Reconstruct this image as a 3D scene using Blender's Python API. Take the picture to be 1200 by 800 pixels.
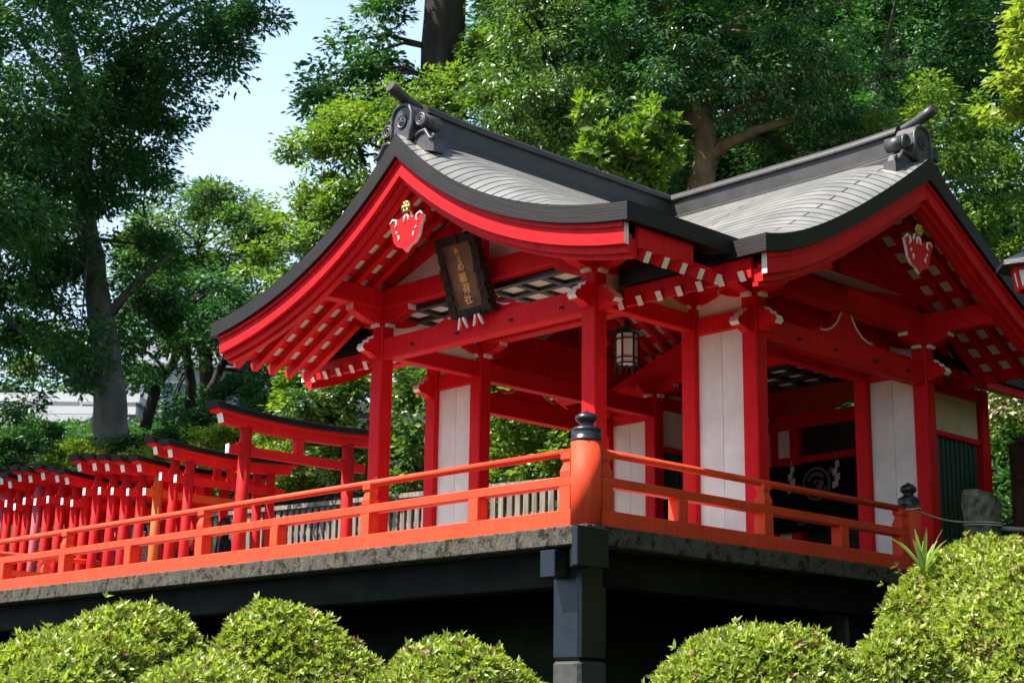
import bpy, bmesh, math, random
import numpy as np
from mathutils import Vector, Matrix

for o in list(bpy.data.objects): bpy.data.objects.remove(o)
SC = bpy.context.scene
COL = SC.collection
R = math.radians

# ------------------------------------------------------------------ camera, sky, sun, exposure
cam = bpy.data.cameras.new('camera'); camo = bpy.data.objects.new('camera', cam); COL.objects.link(camo)
CF = Vector((0.67357906, 0.7004157, 0.23602774)); CR = Vector((0.71843636, -0.69546151, 0.01350888)); CU = Vector((-0.17361004, -0.16047161, 0.97165242))
CP = Vector((-10.94855803, -10.36785084, -1.92925725)); FPX = 1929.036
camo.matrix_world = Matrix(((CR.x, CU.x, -CF.x, CP.x), (CR.y, CU.y, -CF.y, CP.y), (CR.z, CU.z, -CF.z, CP.z), (0, 0, 0, 1)))
cam.sensor_width = 36; cam.lens = FPX / 1200 * 36; cam.clip_start = .1; cam.clip_end = 2000
cam.dof.use_dof = True; cam.dof.focus_distance = 15.5; cam.dof.aperture_fstop = 4.5
SC.camera = camo

SUN_AZ, SUN_EL = R(155), R(54)          # direction towards the sun
W = bpy.data.worlds.new('World'); SC.world = W; W.use_nodes = True
nt = W.node_tree; bg = nt.nodes['Background']
sk = nt.nodes.new('ShaderNodeTexSky'); sk.sky_type = 'NISHITA'; sk.sun_disc = False
sk.sun_elevation = SUN_EL; sk.sun_rotation = R(90) - SUN_AZ; sk.air_density = 1.0; sk.dust_density = 1.2; sk.ozone_density = 1.5
tcw = nt.nodes.new('ShaderNodeTexCoord'); sxyz = nt.nodes.new('ShaderNodeSeparateXYZ'); nt.links.new(tcw.outputs['Generated'], sxyz.inputs[0])
mrw = nt.nodes.new('ShaderNodeMapRange'); mrw.interpolation_type = 'SMOOTHSTEP'; mrw.inputs[1].default_value = .25; mrw.inputs[2].default_value = .70; mrw.inputs[3].default_value = .86; mrw.inputs[4].default_value = 0
nt.links.new(sxyz.outputs['Z'], mrw.inputs[0])
mxw = nt.nodes.new('ShaderNodeMix'); mxw.data_type = 'RGBA'; mxw.inputs[7].default_value = (6.9, 9.4, 12.2, 1)      # bright summer haze low in the sky
nt.links.new(mrw.outputs[0], mxw.inputs[0]); nt.links.new(sk.outputs[0], mxw.inputs[6])
nt.links.new(mxw.outputs[2], bg.inputs[0]); bg.inputs[1].default_value = .06
sl = bpy.data.lights.new('sun', 'SUN'); so = bpy.data.objects.new('sun', sl); COL.objects.link(so)
sl.energy = 5.0; sl.angle = R(.5); sl.color = (1, .95, .87)
sd = Vector((math.cos(SUN_AZ) * math.cos(SUN_EL), math.sin(SUN_AZ) * math.cos(SUN_EL), math.sin(SUN_EL)))
so.rotation_euler = sd.to_track_quat('Z', 'Y').to_euler()
SC.view_settings.view_transform = 'Standard'; SC.view_settings.look = 'None'; SC.view_settings.gamma = 1
SC.view_settings.exposure = 1.3
SC.cycles.max_bounces = 8; SC.cycles.diffuse_bounces = 5; SC.cycles.transparent_max_bounces = 4

# ------------------------------------------------------------------ helpers
def at(x, y, D):
    """world point seen at photo pixel x,y at depth D metres from the camera"""
    d = CF + CR * ((x - 600) / FPX) - CU * ((y - 400) / FPX)
    return CP + d * D

def mat(name, col, rough=.55, spec=.5, var=.12, scale=6, bump=0.0, bscale=40, metal=0.0, var2=None):
    m = bpy.data.materials.new(name); m.use_nodes = True; t = m.node_tree; N = t.nodes; L = t.links
    b = N['Principled BSDF']; b.inputs['Roughness'].default_value = rough; b.inputs['Metallic'].default_value = metal
    b.inputs['Specular IOR Level'].default_value = spec
    tc = N.new('ShaderNodeTexCoord'); nz = N.new('ShaderNodeTexNoise'); nz.inputs['Scale'].default_value = scale; nz.inputs['Detail'].default_value = 6
    L.new(tc.outputs['Object'], nz.inputs['Vector'])
    rp = N.new('ShaderNodeMapRange'); rp.inputs[1].default_value = .3; rp.inputs[2].default_value = .7
    L.new(nz.outputs['Fac'], rp.inputs[0])
    mx = N.new('ShaderNodeMix'); mx.data_type = 'RGBA'
    c2 = var2 or tuple(c * (1 - var * 2) for c in col)
    mx.inputs[6].default_value = (*[c * (1 + var * .4) for c in col], 1); mx.inputs[7].default_value = (*c2, 1)
    L.new(rp.outputs[0], mx.inputs[0]); L.new(mx.outputs[2], b.inputs['Base Color'])
    if bump:
        n2 = N.new('ShaderNodeTexNoise'); n2.inputs['Scale'].default_value = bscale; n2.inputs['Detail'].default_value = 5
        L.new(tc.outputs['Object'], n2.inputs['Vector'])
        bp = N.new('ShaderNodeBump'); bp.inputs['Strength'].default_value = bump; bp.inputs['Distance'].default_value = .02
        L.new(n2.outputs['Fac'], bp.inputs['Height']); L.new(bp.outputs[0], b.inputs['Normal'])
    return m

def wood(name, c1, c2, rough=.6, stretch=(3, 3, 40), bump=.25, spec=.4):
    m = mat(name, c1, rough, spec, 0, 1); t = m.node_tree; N = t.nodes; L = t.links
    tc = [n for n in N if n.type == 'TEX_COORD'][0]; nz = [n for n in N if n.type == 'TEX_NOISE'][0]
    mp = N.new('ShaderNodeMapping'); mp.inputs['Scale'].default_value = stretch
    L.new(tc.outputs['Object'], mp.inputs['Vector']); L.new(mp.outputs[0], nz.inputs['Vector'])
    mx = [n for n in N if n.type == 'MIX'][0]; mx.inputs[6].default_value = (*c1, 1); mx.inputs[7].default_value = (*c2, 1)
    bp = N.new('ShaderNodeBump'); bp.inputs['Strength'].default_value = bump; bp.inputs['Distance'].default_value = .01
    L.new(nz.outputs['Fac'], bp.inputs['Height']); L.new(bp.outputs[0], N['Principled BSDF'].inputs['Normal'])
    return m

def paint(name, col, worn, rough=.45, spec=.4, grain=(.80, 1.12), wear=.55):
    # painted timber: broad fading, fine vertical grain, a few darker runs
    m = mat(name, col, rough, spec, .10, 2.2); t = m.node_tree; N = t.nodes; L = t.links; b = N['Principled BSDF']
    src = b.inputs['Base Color'].links[0].from_socket; tc = [n for n in N if n.type == 'TEX_COORD'][0]
    mp = N.new('ShaderNodeMapping'); mp.inputs['Scale'].default_value = (26, 26, 2.2); L.new(tc.outputs['Object'], mp.inputs[0])
    nz = N.new('ShaderNodeTexNoise'); nz.inputs['Scale'].default_value = 1; nz.inputs['Detail'].default_value = 7; nz.inputs['Roughness'].default_value = .65; L.new(mp.outputs[0], nz.inputs['Vector'])
    n2 = N.new('ShaderNodeTexNoise'); n2.inputs['Scale'].default_value = 3.5; n2.inputs['Detail'].default_value = 9; n2.inputs['Roughness'].default_value = .7; L.new(tc.outputs['Object'], n2.inputs['Vector'])
    r1 = N.new('ShaderNodeMapRange'); r1.inputs[1].default_value = .56; r1.inputs[2].default_value = .74; r1.inputs[4].default_value = wear; L.new(n2.outputs['Fac'], r1.inputs[0])
    mx = N.new('ShaderNodeMix'); mx.data_type = 'RGBA'; mx.inputs[7].default_value = (*worn, 1); L.new(r1.outputs[0], mx.inputs[0]); L.new(src, mx.inputs[6])
    r2 = N.new('ShaderNodeMapRange'); r2.inputs[1].default_value = .3; r2.inputs[2].default_value = .7; r2.inputs[3].default_value = grain[0]; r2.inputs[4].default_value = grain[1]; L.new(nz.outputs['Fac'], r2.inputs[0])
    mu = N.new('ShaderNodeMix'); mu.data_type = 'RGBA'; mu.blend_type = 'MULTIPLY'; mu.inputs[0].default_value = 1
    L.new(mx.outputs[2], mu.inputs[6]); L.new(r2.outputs[0], mu.inputs[7]); L.new(mu.outputs[2], b.inputs['Base Color'])
    bp = N.new('ShaderNodeBump'); bp.inputs['Strength'].default_value = .18; bp.inputs['Distance'].default_value = .006; L.new(nz.outputs['Fac'], bp.inputs['Height']); L.new(bp.outputs[0], b.inputs['Normal'])
    r3 = N.new('ShaderNodeMapRange'); r3.inputs[3].default_value = rough - .08; r3.inputs[4].default_value = rough + .22; L.new(n2.outputs['Fac'], r3.inputs[0]); L.new(r3.outputs[0], b.inputs['Roughness'])
    return m

M = {}
M['red'] = paint('crimson paint', (.70, .010, .014), (.50, .012, .014), .5, .12)
M['vermilion'] = paint('vermilion rail paint', (.76, .068, .024), (.56, .066, .026), .5, .18)
M['torii'] = paint('torii vermilion', (.62, .016, .016), (.42, .020, .016), .55, .12)
M['torii_orange'] = paint('faded orange torii paint', (.66, .12, .02), (.45, .07, .02), .55, .25)
M['torii_pink'] = paint('faded pink torii paint', (.50, .10, .12), (.40, .06, .06), .6, .2)
M['plaster'] = paint('warm white board', (.82, .75, .68), (.74, .66, .58), .75, .2, (.95, 1.03), .4)
M['whitepaint'] = mat('white paint', (.80, .76, .70), .6, .3, .05, 8)
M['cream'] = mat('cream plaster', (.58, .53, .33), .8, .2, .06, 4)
M['black'] = mat('black lacquer', (.012, .012, .013), .45, .5, .2, 6)
M['finial'] = mat('black painted metal finial', (.018, .02, .026), .3, .6, .2, 20, .1, 60)
M['iron'] = mat('black iron', (.02, .02, .018), .5, .5, .2, 20)
M['capblack'] = mat('black torii cap', (.009, .008, .009), .6, .25, .3, 8)
M['gold'] = mat('gilt metal', (.60, .40, .10), .35, .6, .2, 30, metal=1.0)
M['goldtext'] = mat('gold leaf lettering', (.80, .42, .13), .5, .4, .12, 60)
M['ridge'] = mat('weathered ridge copper', (.034, .029, .026), .45, .5, .25, 5, .08, 30)
M['orna'] = mat('grey ornament copper', (.065, .059, .063), .45, .5, .25, 12, .1, 40)
M['green'] = mat('dark green louvre paint', (.012, .060, .038), .5, .4, .2, 5)
M['curtain'] = mat('black altar curtain', (.008, .008, .012), .9, .1, .2, 4)
M['crest'] = mat('grey crest print', (.17, .15, .14), .9, .1, .1, 20)
M['paper'] = mat('white shide paper', (.62, .57, .52), .9, .1, .05, 20)
M['cloth_black'] = mat('black cloth', (.012, .012, .016), .9, .1, .2, 12)
M['cloth_navy'] = mat('navy cloth', (.018, .026, .06), .9, .1, .2, 12)
M['cloth_grey'] = mat('grey cloth', (.28, .27, .29), .9, .1, .35, 30)
M['skin'] = mat('skin', (.55, .33, .24), .5, .3, .05, 12)
M['hair'] = mat('black hair', (.012, .010, .010), .45, .4, .2, 40)
M['bark'] = wood('grey bark', (.20, .185, .165), (.10, .09, .078), .9, (4, 4, 1.2), .6, .1)
M['barkdark'] = wood('dark bark', (.06, .05, .042), (.025, .02, .017), .9, (4, 4, 1.2), .6, .1)
M['barkbrown'] = wood('brown bark', (.24, .15, .085), (.09, .055, .03), .9, (5, 5, 2), .6, .1)
M['fence'] = wood('weathered grey fence timber', (.27, .235, .20), (.10, .085, .07), .85, (14, 14, 1.5), .4, .1)
M['fencebrown'] = wood('dark brown fence timber', (.15, .075, .05), (.06, .03, .02), .8, (14, 14, 1.5), .4, .1)
M['plaque'] = wood('dark carved plaque timber', (.24, .105, .05), (.085, .036, .018), .5, (6, 6, 6), .5, .4)
M['plaqueframe'] = mat('rough dark bark frame', (.034, .019, .013), .7, .3, .4, 14, .9, 26)
M['stone'] = mat('mossy stone', (.24, .22, .18), .9, .2, .3, 11, 1.0, 18, var2=(.05, .065, .03))
M['pipe'] = mat('dull metal pipe', (.45, .38, .36), .5, .5, .1, 12)
M['rope'] = mat('pale rope', (.55, .52, .46), .9, .1, .1, 60)
M['underpost'] = mat('black painted concrete', (.008, .012, .019), .34, .45, .25, 5, .12, 16)
M['underraw'] = mat('bare grey concrete foot', (.06, .058, .056), .8, .3, .2, 7, .3, 30)
M['soil'] = mat('dark soil and leaf litter', (.030, .032, .017), .95, .1, .3, 3, .6, 9, var2=(.012, .02, .008))
M['gravel'] = mat('pale gravel and earth', (.30, .26, .22), .95, .1, .2, 5, .5, 30)
M['floor'] = mat('pale stone deck', (.42, .36, .32), .8, .3, .12, 4, .1, 30)
M['housewhite'] = mat('white house wall', (.72, .72, .72), .8, .2, .04, 1)
M['housegrey'] = mat('grey house wall', (.42, .44, .47), .8, .2, .05, 1)
M['housepink'] = mat('pinkish brown tile wall', (.36, .24, .21), .8, .2, .06, 2)
M['roofgrey'] = mat('grey house roof', (.20, .21, .23), .7, .3, .1, 3)
M['glass'] = mat('dark window glass', (.05, .06, .075), .12, .6, .1, 1)

def concrete():
    m = mat('mossy concrete edge', (.098, .087, .070), .9, .2, .15, 8, .6, 70)
    N = m.node_tree.nodes; L = m.node_tree.links; b = N['Principled BSDF']
    src = b.inputs['Base Color'].links[0].from_socket
    tc = [n for n in N if n.type == 'TEX_COORD'][0]
    nz = N.new('ShaderNodeTexNoise'); nz.inputs['Scale'].default_value = 10; nz.inputs['Detail'].default_value = 10; nz.inputs['Roughness'].default_value = .75
    L.new(tc.outputs['Object'], nz.inputs['Vector'])
    r = N.new('ShaderNodeValToRGB'); r.color_ramp.elements[0].position = .50; r.color_ramp.elements[1].position = .58
    L.new(nz.outputs['Fac'], r.inputs[0])
    mx = N.new('ShaderNodeMix'); mx.data_type = 'RGBA'; mx.inputs[7].default_value = (.018, .017, .009, 1)
    L.new(r.outputs[0], mx.inputs[0]); L.new(src, mx.inputs[6])
    sp = N.new('ShaderNodeTexNoise'); sp.inputs['Scale'].default_value = 60; sp.inputs['Detail'].default_value = 3
    L.new(tc.outputs['Object'], sp.inputs['Vector'])
    mr = N.new('ShaderNodeMapRange'); mr.inputs[1].default_value = .35; mr.inputs[2].default_value = .65; mr.inputs[3].default_value = .55; mr.inputs[4].default_value = 1.25
    L.new(sp.outputs['Fac'], mr.inputs[0])
    mu = N.new('ShaderNodeMix'); mu.data_type = 'RGBA'; mu.blend_type = 'MULTIPLY'; mu.inputs[0].default_value = 1
    L.new(mx.outputs[2], mu.inputs[6]); L.new(mr.outputs[0], mu.inputs[7]); L.new(mu.outputs[2], b.inputs['Base Color'])
    return m
M['concrete'] = concrete()
M['beamdark'] = mat('black stained beam', (.010, .011, .008), .8, .15, .35, 4, .2, 20)

def roofmat(name, col, bw, bh):
    m = mat(name, col, .42, .6, .18, 2.5, .0); N = m.node_tree.nodes; L = m.node_tree.links; b = N['Principled BSDF']
    src = b.inputs['Base Color'].links[0].from_socket
    uv = N.new('ShaderNodeUVMap'); br = N.new('ShaderNodeTexBrick')
    br.inputs['Scale'].default_value = 1; br.inputs['Brick Width'].default_value = bw; br.inputs['Row Height'].default_value = bh
    br.inputs['Mortar Size'].default_value = .012; br.inputs['Mortar Smooth'].default_value = .2; br.inputs['Bias'].default_value = 0
    br.inputs['Color1'].default_value = (1.08, 1.06, 1.03, 1); br.inputs['Color2'].default_value = (.86, .87, .9, 1); br.inputs['Mortar'].default_value = (.07, .065, .065, 1)
    L.new(uv.outputs[0], br.inputs['Vector'])
    mu = N.new('ShaderNodeMix'); mu.data_type = 'RGBA'; mu.blend_type = 'MULTIPLY'; mu.inputs[0].default_value = 1
    L.new(src, mu.inputs[6]); L.new(br.outputs['Color'], mu.inputs[7]); L.new(mu.outputs[2], b.inputs['Base Color'])
    bp = N.new('ShaderNodeBump'); bp.inputs['Strength'].default_value = .6; bp.inputs['Distance'].default_value = .02; bp.invert = True
    L.new(br.outputs['Fac'], bp.inputs['Height']); L.new(bp.outputs[0], b.inputs['Normal'])
    return m
M['shingle'] = roofmat('copper shingle roof', (.225, .22, .205), 3.1, .14)

def layered(name, col):
    m = mat(name, col, .55, .3, .2, 4); N = m.node_tree.nodes; L = m.node_tree.links; b = N['Principled BSDF']
    src = b.inputs['Base Color'].links[0].from_socket
    uv = N.new('ShaderNodeUVMap'); mp = N.new('ShaderNodeMapping'); mp.inputs['Scale'].default_value = (1.2, 45, 1)
    L.new(uv.outputs[0], mp.inputs[0]); nz = N.new('ShaderNodeTexNoise'); nz.inputs['Scale'].default_value = 1; nz.inputs['Detail'].default_value = 4
    L.new(mp.outputs[0], nz.inputs['Vector'])
    mr = N.new('ShaderNodeMapRange'); mr.inputs[1].default_value = .3; mr.inputs[2].default_value = .7; mr.inputs[3].default_value = .45; mr.inputs[4].default_value = 1.5
    L.new(nz.outputs['Fac'], mr.inputs[0])
    mu = N.new('ShaderNodeMix'); mu.data_type = 'RGBA'; mu.blend_type = 'MULTIPLY'; mu.inputs[0].default_value = 1
    L.new(src, mu.inputs[6]); L.new(mr.outputs[0], mu.inputs[7]); L.new(mu.outputs[2], b.inputs['Base Color'])
    bp = N.new('ShaderNodeBump'); bp.inputs['Strength'].default_value = .4; bp.inputs['Distance'].default_value = .01
    L.new(nz.outputs['Fac'], bp.inputs['Height']); L.new(bp.outputs[0], b.inputs['Normal'])
    return m
M['verge'] = layered('dark layered roof edge', (.013, .0085, .007))

def leafmat(name, c1, c2, trans=.35, rough=.42, spec=.5):
    m = bpy.data.materials.new(name); m.use_nodes = True; N = m.node_tree.nodes; L = m.node_tree.links
    b = N['Principled BSDF']; b.inputs['Roughness'].default_value = rough; b.inputs['Specular IOR Level'].default_value = spec
    g = N.new('ShaderNodeNewGeometry'); mx = N.new('ShaderNodeMix'); mx.data_type = 'RGBA'
    mx.inputs[6].default_value = (*c1, 1); mx.inputs[7].default_value = (*c2, 1); L.new(g.outputs['Random Per Island'], mx.inputs[0])
    L.new(mx.outputs[2], b.inputs['Base Color'])
    tr = N.new('ShaderNodeBsdfTranslucent'); hs = N.new('ShaderNodeMix'); hs.data_type = 'RGBA'; hs.blend_type = 'MULTIPLY'; hs.inputs[0].default_value = 1
    hs.inputs[7].default_value = (1.5, 1.7, .5, 1); L.new(mx.outputs[2], hs.inputs[6]); L.new(hs.outputs[2], tr.inputs['Color'])
    ms = N.new('ShaderNodeMixShader'); ms.inputs[0].default_value = trans
    L.new(b.outputs[0], ms.inputs[1]); L.new(tr.outputs[0], ms.inputs[2]); L.new(ms.outputs[0], N['Material Output'].inputs[0])
    return m
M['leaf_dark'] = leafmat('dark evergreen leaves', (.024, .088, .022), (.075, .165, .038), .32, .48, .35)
M['leaf_blue'] = leafmat('blue green leaves', (.020, .088, .034), (.058, .150, .050), .30, .5, .35)  # cool blue green, tone random per leaf
M['leaf_gloss'] = leafmat('glossy camellia leaves', (.034, .095, .028), (.135, .215, .068), .24, .25, .85)
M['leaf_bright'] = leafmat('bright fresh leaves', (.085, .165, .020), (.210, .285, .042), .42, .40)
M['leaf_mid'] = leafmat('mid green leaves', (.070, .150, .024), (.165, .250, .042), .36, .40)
M['leaf_yellow'] = leafmat('yellow green leaves', (.170, .230, .030), (.320, .360, .070), .42, .5)
M['leaf_azalea'] = leafmat('azalea leaves', (.120, .185, .026), (.440, .470, .105), .34, .36)
M['leaf_brown'] = leafmat('dry azalea leaves', (.16, .085, .04), (.25, .16, .08), .2, .6)
M['leaf_far'] = leafmat('far broad leaves', (.06, .11, .035), (.13, .17, .05), .3, .5)
M['leaf_stripe'] = leafmat('striped blade leaves', (.13, .23, .06), (.32, .38, .16), .35, .4)
M['petal'] = leafmat('faded pink petals', (.45, .30, .28), (.55, .42, .38), .3, .6)

ORG = {}
class MB:
    """collects shapes (world coordinates); build() links them as ONE mesh object"""
    def __init__(s): s.v = []; s.f = []; s.mi = []; s.uv = []; s.mats = []; s.sm = []
    def m(s, k):
        if k not in s.mats: s.mats.append(k)
        return s.mats.index(k)
    def add(s, vs, fs, k, uvs=None, smooth=False):
        b = len(s.v); s.v += [tuple(v) for v in vs]; i = s.m(k)
        for n, f in enumerate(fs):
            s.f.append([b + q for q in f]); s.mi.append(i); s.sm.append(smooth); s.uv.append(uvs[n] if uvs else None)
    def hexa(s, c, k, ends=None, endk=None):
        F = [(0, 3, 2, 1), (4, 5, 6, 7), (0, 1, 5, 4), (1, 2, 6, 5), (2, 3, 7, 6), (3, 0, 4, 7)]
        b = len(s.v); s.v += [tuple(v) for v in c]
        for n, f in enumerate(F):
            s.f.append([b + q for q in f]); s.mi.append(s.m(endk if ends and n in ends else k)); s.sm.append(False); s.uv.append(None)
    def box(s, p0, p1, k, white=None, wk='whitepaint'):
        """white: set of faces ('-x','+x','-y','+y','-z','+z') painted wk"""
        (x0, y0, z0), (x1, y1, z1) = p0, p1
        x0, x1 = min(x0, x1), max(x0, x1); y0, y1 = min(y0, y1), max(y0, y1); z0, z1 = min(z0, z1), max(z0, z1)
        c = [(x0, y0, z0), (x1, y0, z0), (x1, y1, z0), (x0, y1, z0), (x0, y0, z1), (x1, y0, z1), (x1, y1, z1), (x0, y1, z1)]
        nm = {'-z': 0, '+z': 1, '-y': 2, '+x': 3, '+y': 4, '-x': 5}
        s.hexa(c, k, {nm[w] for w in white} if white else None, wk); return s
    def beam(s, a, b, w, h, k, up=(0, 0, 1), endk=None):
        a, b = Vector(a), Vector(b); d = (b - a).normalized(); u = Vector(up)
        if abs(d.dot(u.normalized())) > .999: u = Vector((1, 0, 0))
        r = d.cross(u).normalized(); u = r.cross(d)
        c = []
        for p in (a, b):
            c += [p - r * w / 2 - u * h / 2, p + r * w / 2 - u * h / 2, p + r * w / 2 + u * h / 2, p - r * w / 2 + u * h / 2]
        s.hexa(c, k, {0, 1} if endk else None, endk); return s
    def tube(s, pts, rad, k, n=10, caps=True, smooth=True):
        pts = [Vector(p) for p in pts]; rad = rad if isinstance(rad, (list, tuple)) else [rad] * len(pts)
        b = len(s.v); pr = None
        for i, p in enumerate(pts):
            d = (pts[min(i + 1, len(pts) - 1)] - pts[max(i - 1, 0)]).normalized()
            if pr is None: pr = d.orthogonal().normalized()
            pr = (pr - d * pr.dot(d)).normalized(); q = d.cross(pr)
            for j in range(n):
                a = 2 * math.pi * j / n; s.v.append(tuple(p + (pr * math.cos(a) + q * math.sin(a)) * rad[i]))
        F = [(b + i * n + j, b + i * n + (j + 1) % n, b + (i + 1) * n + (j + 1) % n, b + (i + 1) * n + j) for i in range(len(pts) - 1) for j in range(n)]
        for f in F: s.f.append(list(f)); s.mi.append(s.m(k)); s.sm.append(smooth); s.uv.append(None)
        if caps:
            for f in ([b + j for j in range(n)][::-1], [b + (len(pts) - 1) * n + j for j in range(n)]):
                s.f.append(f); s.mi.append(s.m(k)); s.sm.append(False); s.uv.append(None)
        return s
    def lathe(s, c, prof, k, n=24, axis=(0, 0, 1), smooth=True):
        ax = Vector(axis).normalized(); r1 = ax.orthogonal().normalized(); r2 = ax.cross(r1); b = len(s.v); c = Vector(c)
        for (r, h) in prof:
            for j in range(n):
                a = 2 * math.pi * j / n; s.v.append(tuple(c + ax * h + (r1 * math.cos(a) + r2 * math.sin(a)) * max(r, 1e-4)))
        for i in range(len(prof) - 1):
            for j in range(n):
                s.f.append([b + i * n + j, b + i * n + (j + 1) % n, b + (i + 1) * n + (j + 1) % n, b + (i + 1) * n + j]); s.mi.append(s.m(k)); s.sm.append(smooth); s.uv.append(None)
        for f in ([b + j for j in range(n)][::-1], [b + (len(prof) - 1) * n + j for j in range(n)]):
            s.f.append(f); s.mi.append(s.m(k)); s.sm.append(False); s.uv.append(None)
        return s
    def prism(s, poly, off, k, sidek=None):
        """polygon (3d points) extruded by vector off"""
        off = Vector(off); p = [Vector(q) for q in poly]; n = len(p); b = len(s.v)
        s.v += [tuple(q) for q in p] + [tuple(q + off) for q in p]
        s.f += [[b + i for i in range(n)][::-1], [b + n + i for i in range(n)]]; s.mi += [s.m(k)] * 2; s.sm += [False] * 2; s.uv += [None] * 2
        for i in range(n):
            s.f.append([b + i, b + (i + 1) % n, b + n + (i + 1) % n, b + n + i]); s.mi.append(s.m(sidek or k)); s.sm.append(False); s.uv.append(None)
        return s
    def build(s, name, parent=None, org=None, bevel=0.0, recalc=True):
        V = np.array(s.v, dtype=float).reshape(-1, 3)
        if org is None: org = ((V[:, 0].min() + V[:, 0].max()) / 2, (V[:, 1].min() + V[:, 1].max()) / 2, V[:, 2].min())
        org = Vector(org)
        me = bpy.data.meshes.new(name); me.from_pydata((V - np.array(org)).tolist(), [], s.f)
        for k in s.mats: me.materials.append(M[k])
        me.polygons.foreach_set('material_index', s.mi); me.polygons.foreach_set('use_smooth', s.sm)
        if any(u is not None for u in s.uv):
            ul = me.uv_layers.new(name='UVMap'); flat = []
            for f, u in zip(s.f, s.uv):
                for q in range(len(f)): flat += list(u[q]) if u else [0, 0]
            ul.data.foreach_set('uv', flat)
        me.update()
        if recalc:
            bm = bmesh.new(); bm.from_mesh(me); bmesh.ops.recalc_face_normals(bm, faces=bm.faces); bm.to_mesh(me); bm.free()
        o = bpy.data.objects.new(name, me); COL.objects.link(o)
        place(o, parent, org)
        if bevel:
            md = o.modifiers.new('bevel', 'BEVEL'); md.width = bevel; md.segments = 1; md.limit_method = 'ANGLE'; md.angle_limit = R(50)
        return o

def place(o, parent, org):
    org = Vector(org); ORG[o.name] = org
    if parent: o.parent = parent; o.location = org - ORG[parent.name]
    else: o.location = org

def empty(name, loc):
    o = bpy.data.objects.new(name, None); COL.objects.link(o); o.location = loc; ORG[o.name] = Vector(loc); return o

def tag(o, label, cat, group=None, kind=None):
    if label: o['label'] = label
    if cat: o['category'] = cat
    if group: o['group'] = group
    if kind: o['kind'] = kind
    return o

def dup(o, delta, parent=None):
    """copy a part (and its own children) shifted by delta"""
    c = o.copy(); COL.objects.link(c); c.location = o.location + Vector(delta); ORG[c.name] = ORG[o.name] + Vector(delta)
    if parent: c.parent = parent
    for ch in o.children:
        d = ch.copy(); COL.objects.link(d); d.parent = c; ORG[d.name] = ORG[ch.name] + Vector(delta)
    return c

def copy_tree(o, parent=None):
    c = o.copy(); COL.objects.link(c)
    if parent: c.parent = parent
    for ch in list(o.children): copy_tree(ch, c)
    return c

def sstep(x, a, b):
    t = np.clip((x - a) / (b - a), 0, 1); return t * t * (3 - 2 * t)

# ------------------------------------------------------------------ terrain and platform
def ground_z(u, v):
    s = (u + v) / math.sqrt(2); l = (u - v) / math.sqrt(2)
    front = -3.6 + 1.7 * sstep(s, -9.5, -1.5)
    mn = np.minimum(u, v)
    right = sstep(l - .15 * s, 2.6, 6.0) * sstep(s, -4, 3.5)
    z = front + (-.35 - front) * sstep(mn, .9, 2.6)
    z = z + (.12 - z) * right
    ub = 7.9 + 2.6 * sstep(v, 6.6, 5.6)
    bank = 4.6 * sstep(u, ub, ub + 4.5) + .16 * np.clip(u - ub - 3.0, 0, 60)
    z = z + bank
    z = z + .17 * np.clip(v - 22, 0, 40) * sstep(u, 2, 14)
    return z

def terrain():
    xs = np.concatenate([np.linspace(-160, -22, 12), np.linspace(-20, 30, 126), np.linspace(32, 80, 25), np.linspace(90, 420, 12)])
    X, Y = np.meshgrid(xs, xs, indexing='ij'); Z = ground_z(X, Y)
    rng = np.random.default_rng(3); Z = Z + rng.normal(0, .03, Z.shape)
    n = len(xs); V = np.stack([X, Y, Z], -1).reshape(-1, 3)
    F = [(i * n + j, (i + 1) * n + j, (i + 1) * n + j + 1, i * n + j + 1) for i in range(n - 1) for j in range(n - 1)]
    me = bpy.data.meshes.new('ground'); me.from_pydata(V.tolist(), [], F); me.materials.append(M['soil'])
    me.polygons.foreach_set('use_smooth', [True] * len(F))
    o = bpy.data.objects.new('ground', me); COL.objects.link(o); o['kind'] = 'structure'
terrain()

# building lines (metres, x = along the right facade, y = along the left facade)
a0, a1, a3, a4 = 1.55, 3.20, 6.60, 9.40
v0, v1, v2, v3 = .49, 1.36, 4.92, 5.79
vm, um = 3.14, 4.90
VEND = 12.8; UEND = 5.38

# platform: concrete slab on black beams and posts
plat = empty('raised_platform', (0, 0, -2.2))
tag(plat, 'raised concrete terrace on black beams under the red shrine hall', 'terrace')
MB().box((-.15, -.15, -.18), (9.9, VEND + .15, 0), 'concrete').build('slab', plat, bevel=.012)
MB().box((.02, .02, .004), (9.8, VEND, .02), 'floor').build('deck_surface', plat)
MB().box((.10, .36, -.52), (.34, VEND, -.18), 'beamdark').build('edge_beam', plat, bevel=.01)
MB().box((.36, .10, -.52), (9.9, .34, -.18), 'beamdark').build('edge_beam', plat, bevel=.01)
MB().box((-.36, -.23, -.40), (.06, -.155, -.04), 'underpost').box((-.12, -.154, -.38), (.05, .1, -.19), 'beamdark').build('beam_end', plat, bevel=.008)
MB().box((-.17, .24, -.46), (.098, .43, -.21), 'underpost').build('beam_end', plat, bevel=.008)
pb = MB().box((.04, .12, -1.20), (.42, .48, -.19), 'underpost').build('support_post', plat, bevel=.03)
MB().box((.04, .12, -2.6), (.42, .48, -1.203), 'underraw').build('post_foot', pb, bevel=.03)
for (u, v) in ((.36, 4.6), (.36, 8.8), (.36, 12.2), (4.6, .36)):
    MB().box((u, v, -3), (u + .36, v + .36, -.19), 'underpost').build('support_post', plat, bevel=.03)
MB().box((2.9, 2.9, -3.4), (9.9, 3.2, -.19), 'beamdark').box((2.9, 3.2, -3.4), (3.2, 12.8, -.19), 'beamdark').build('retaining_wall', plat)

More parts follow.
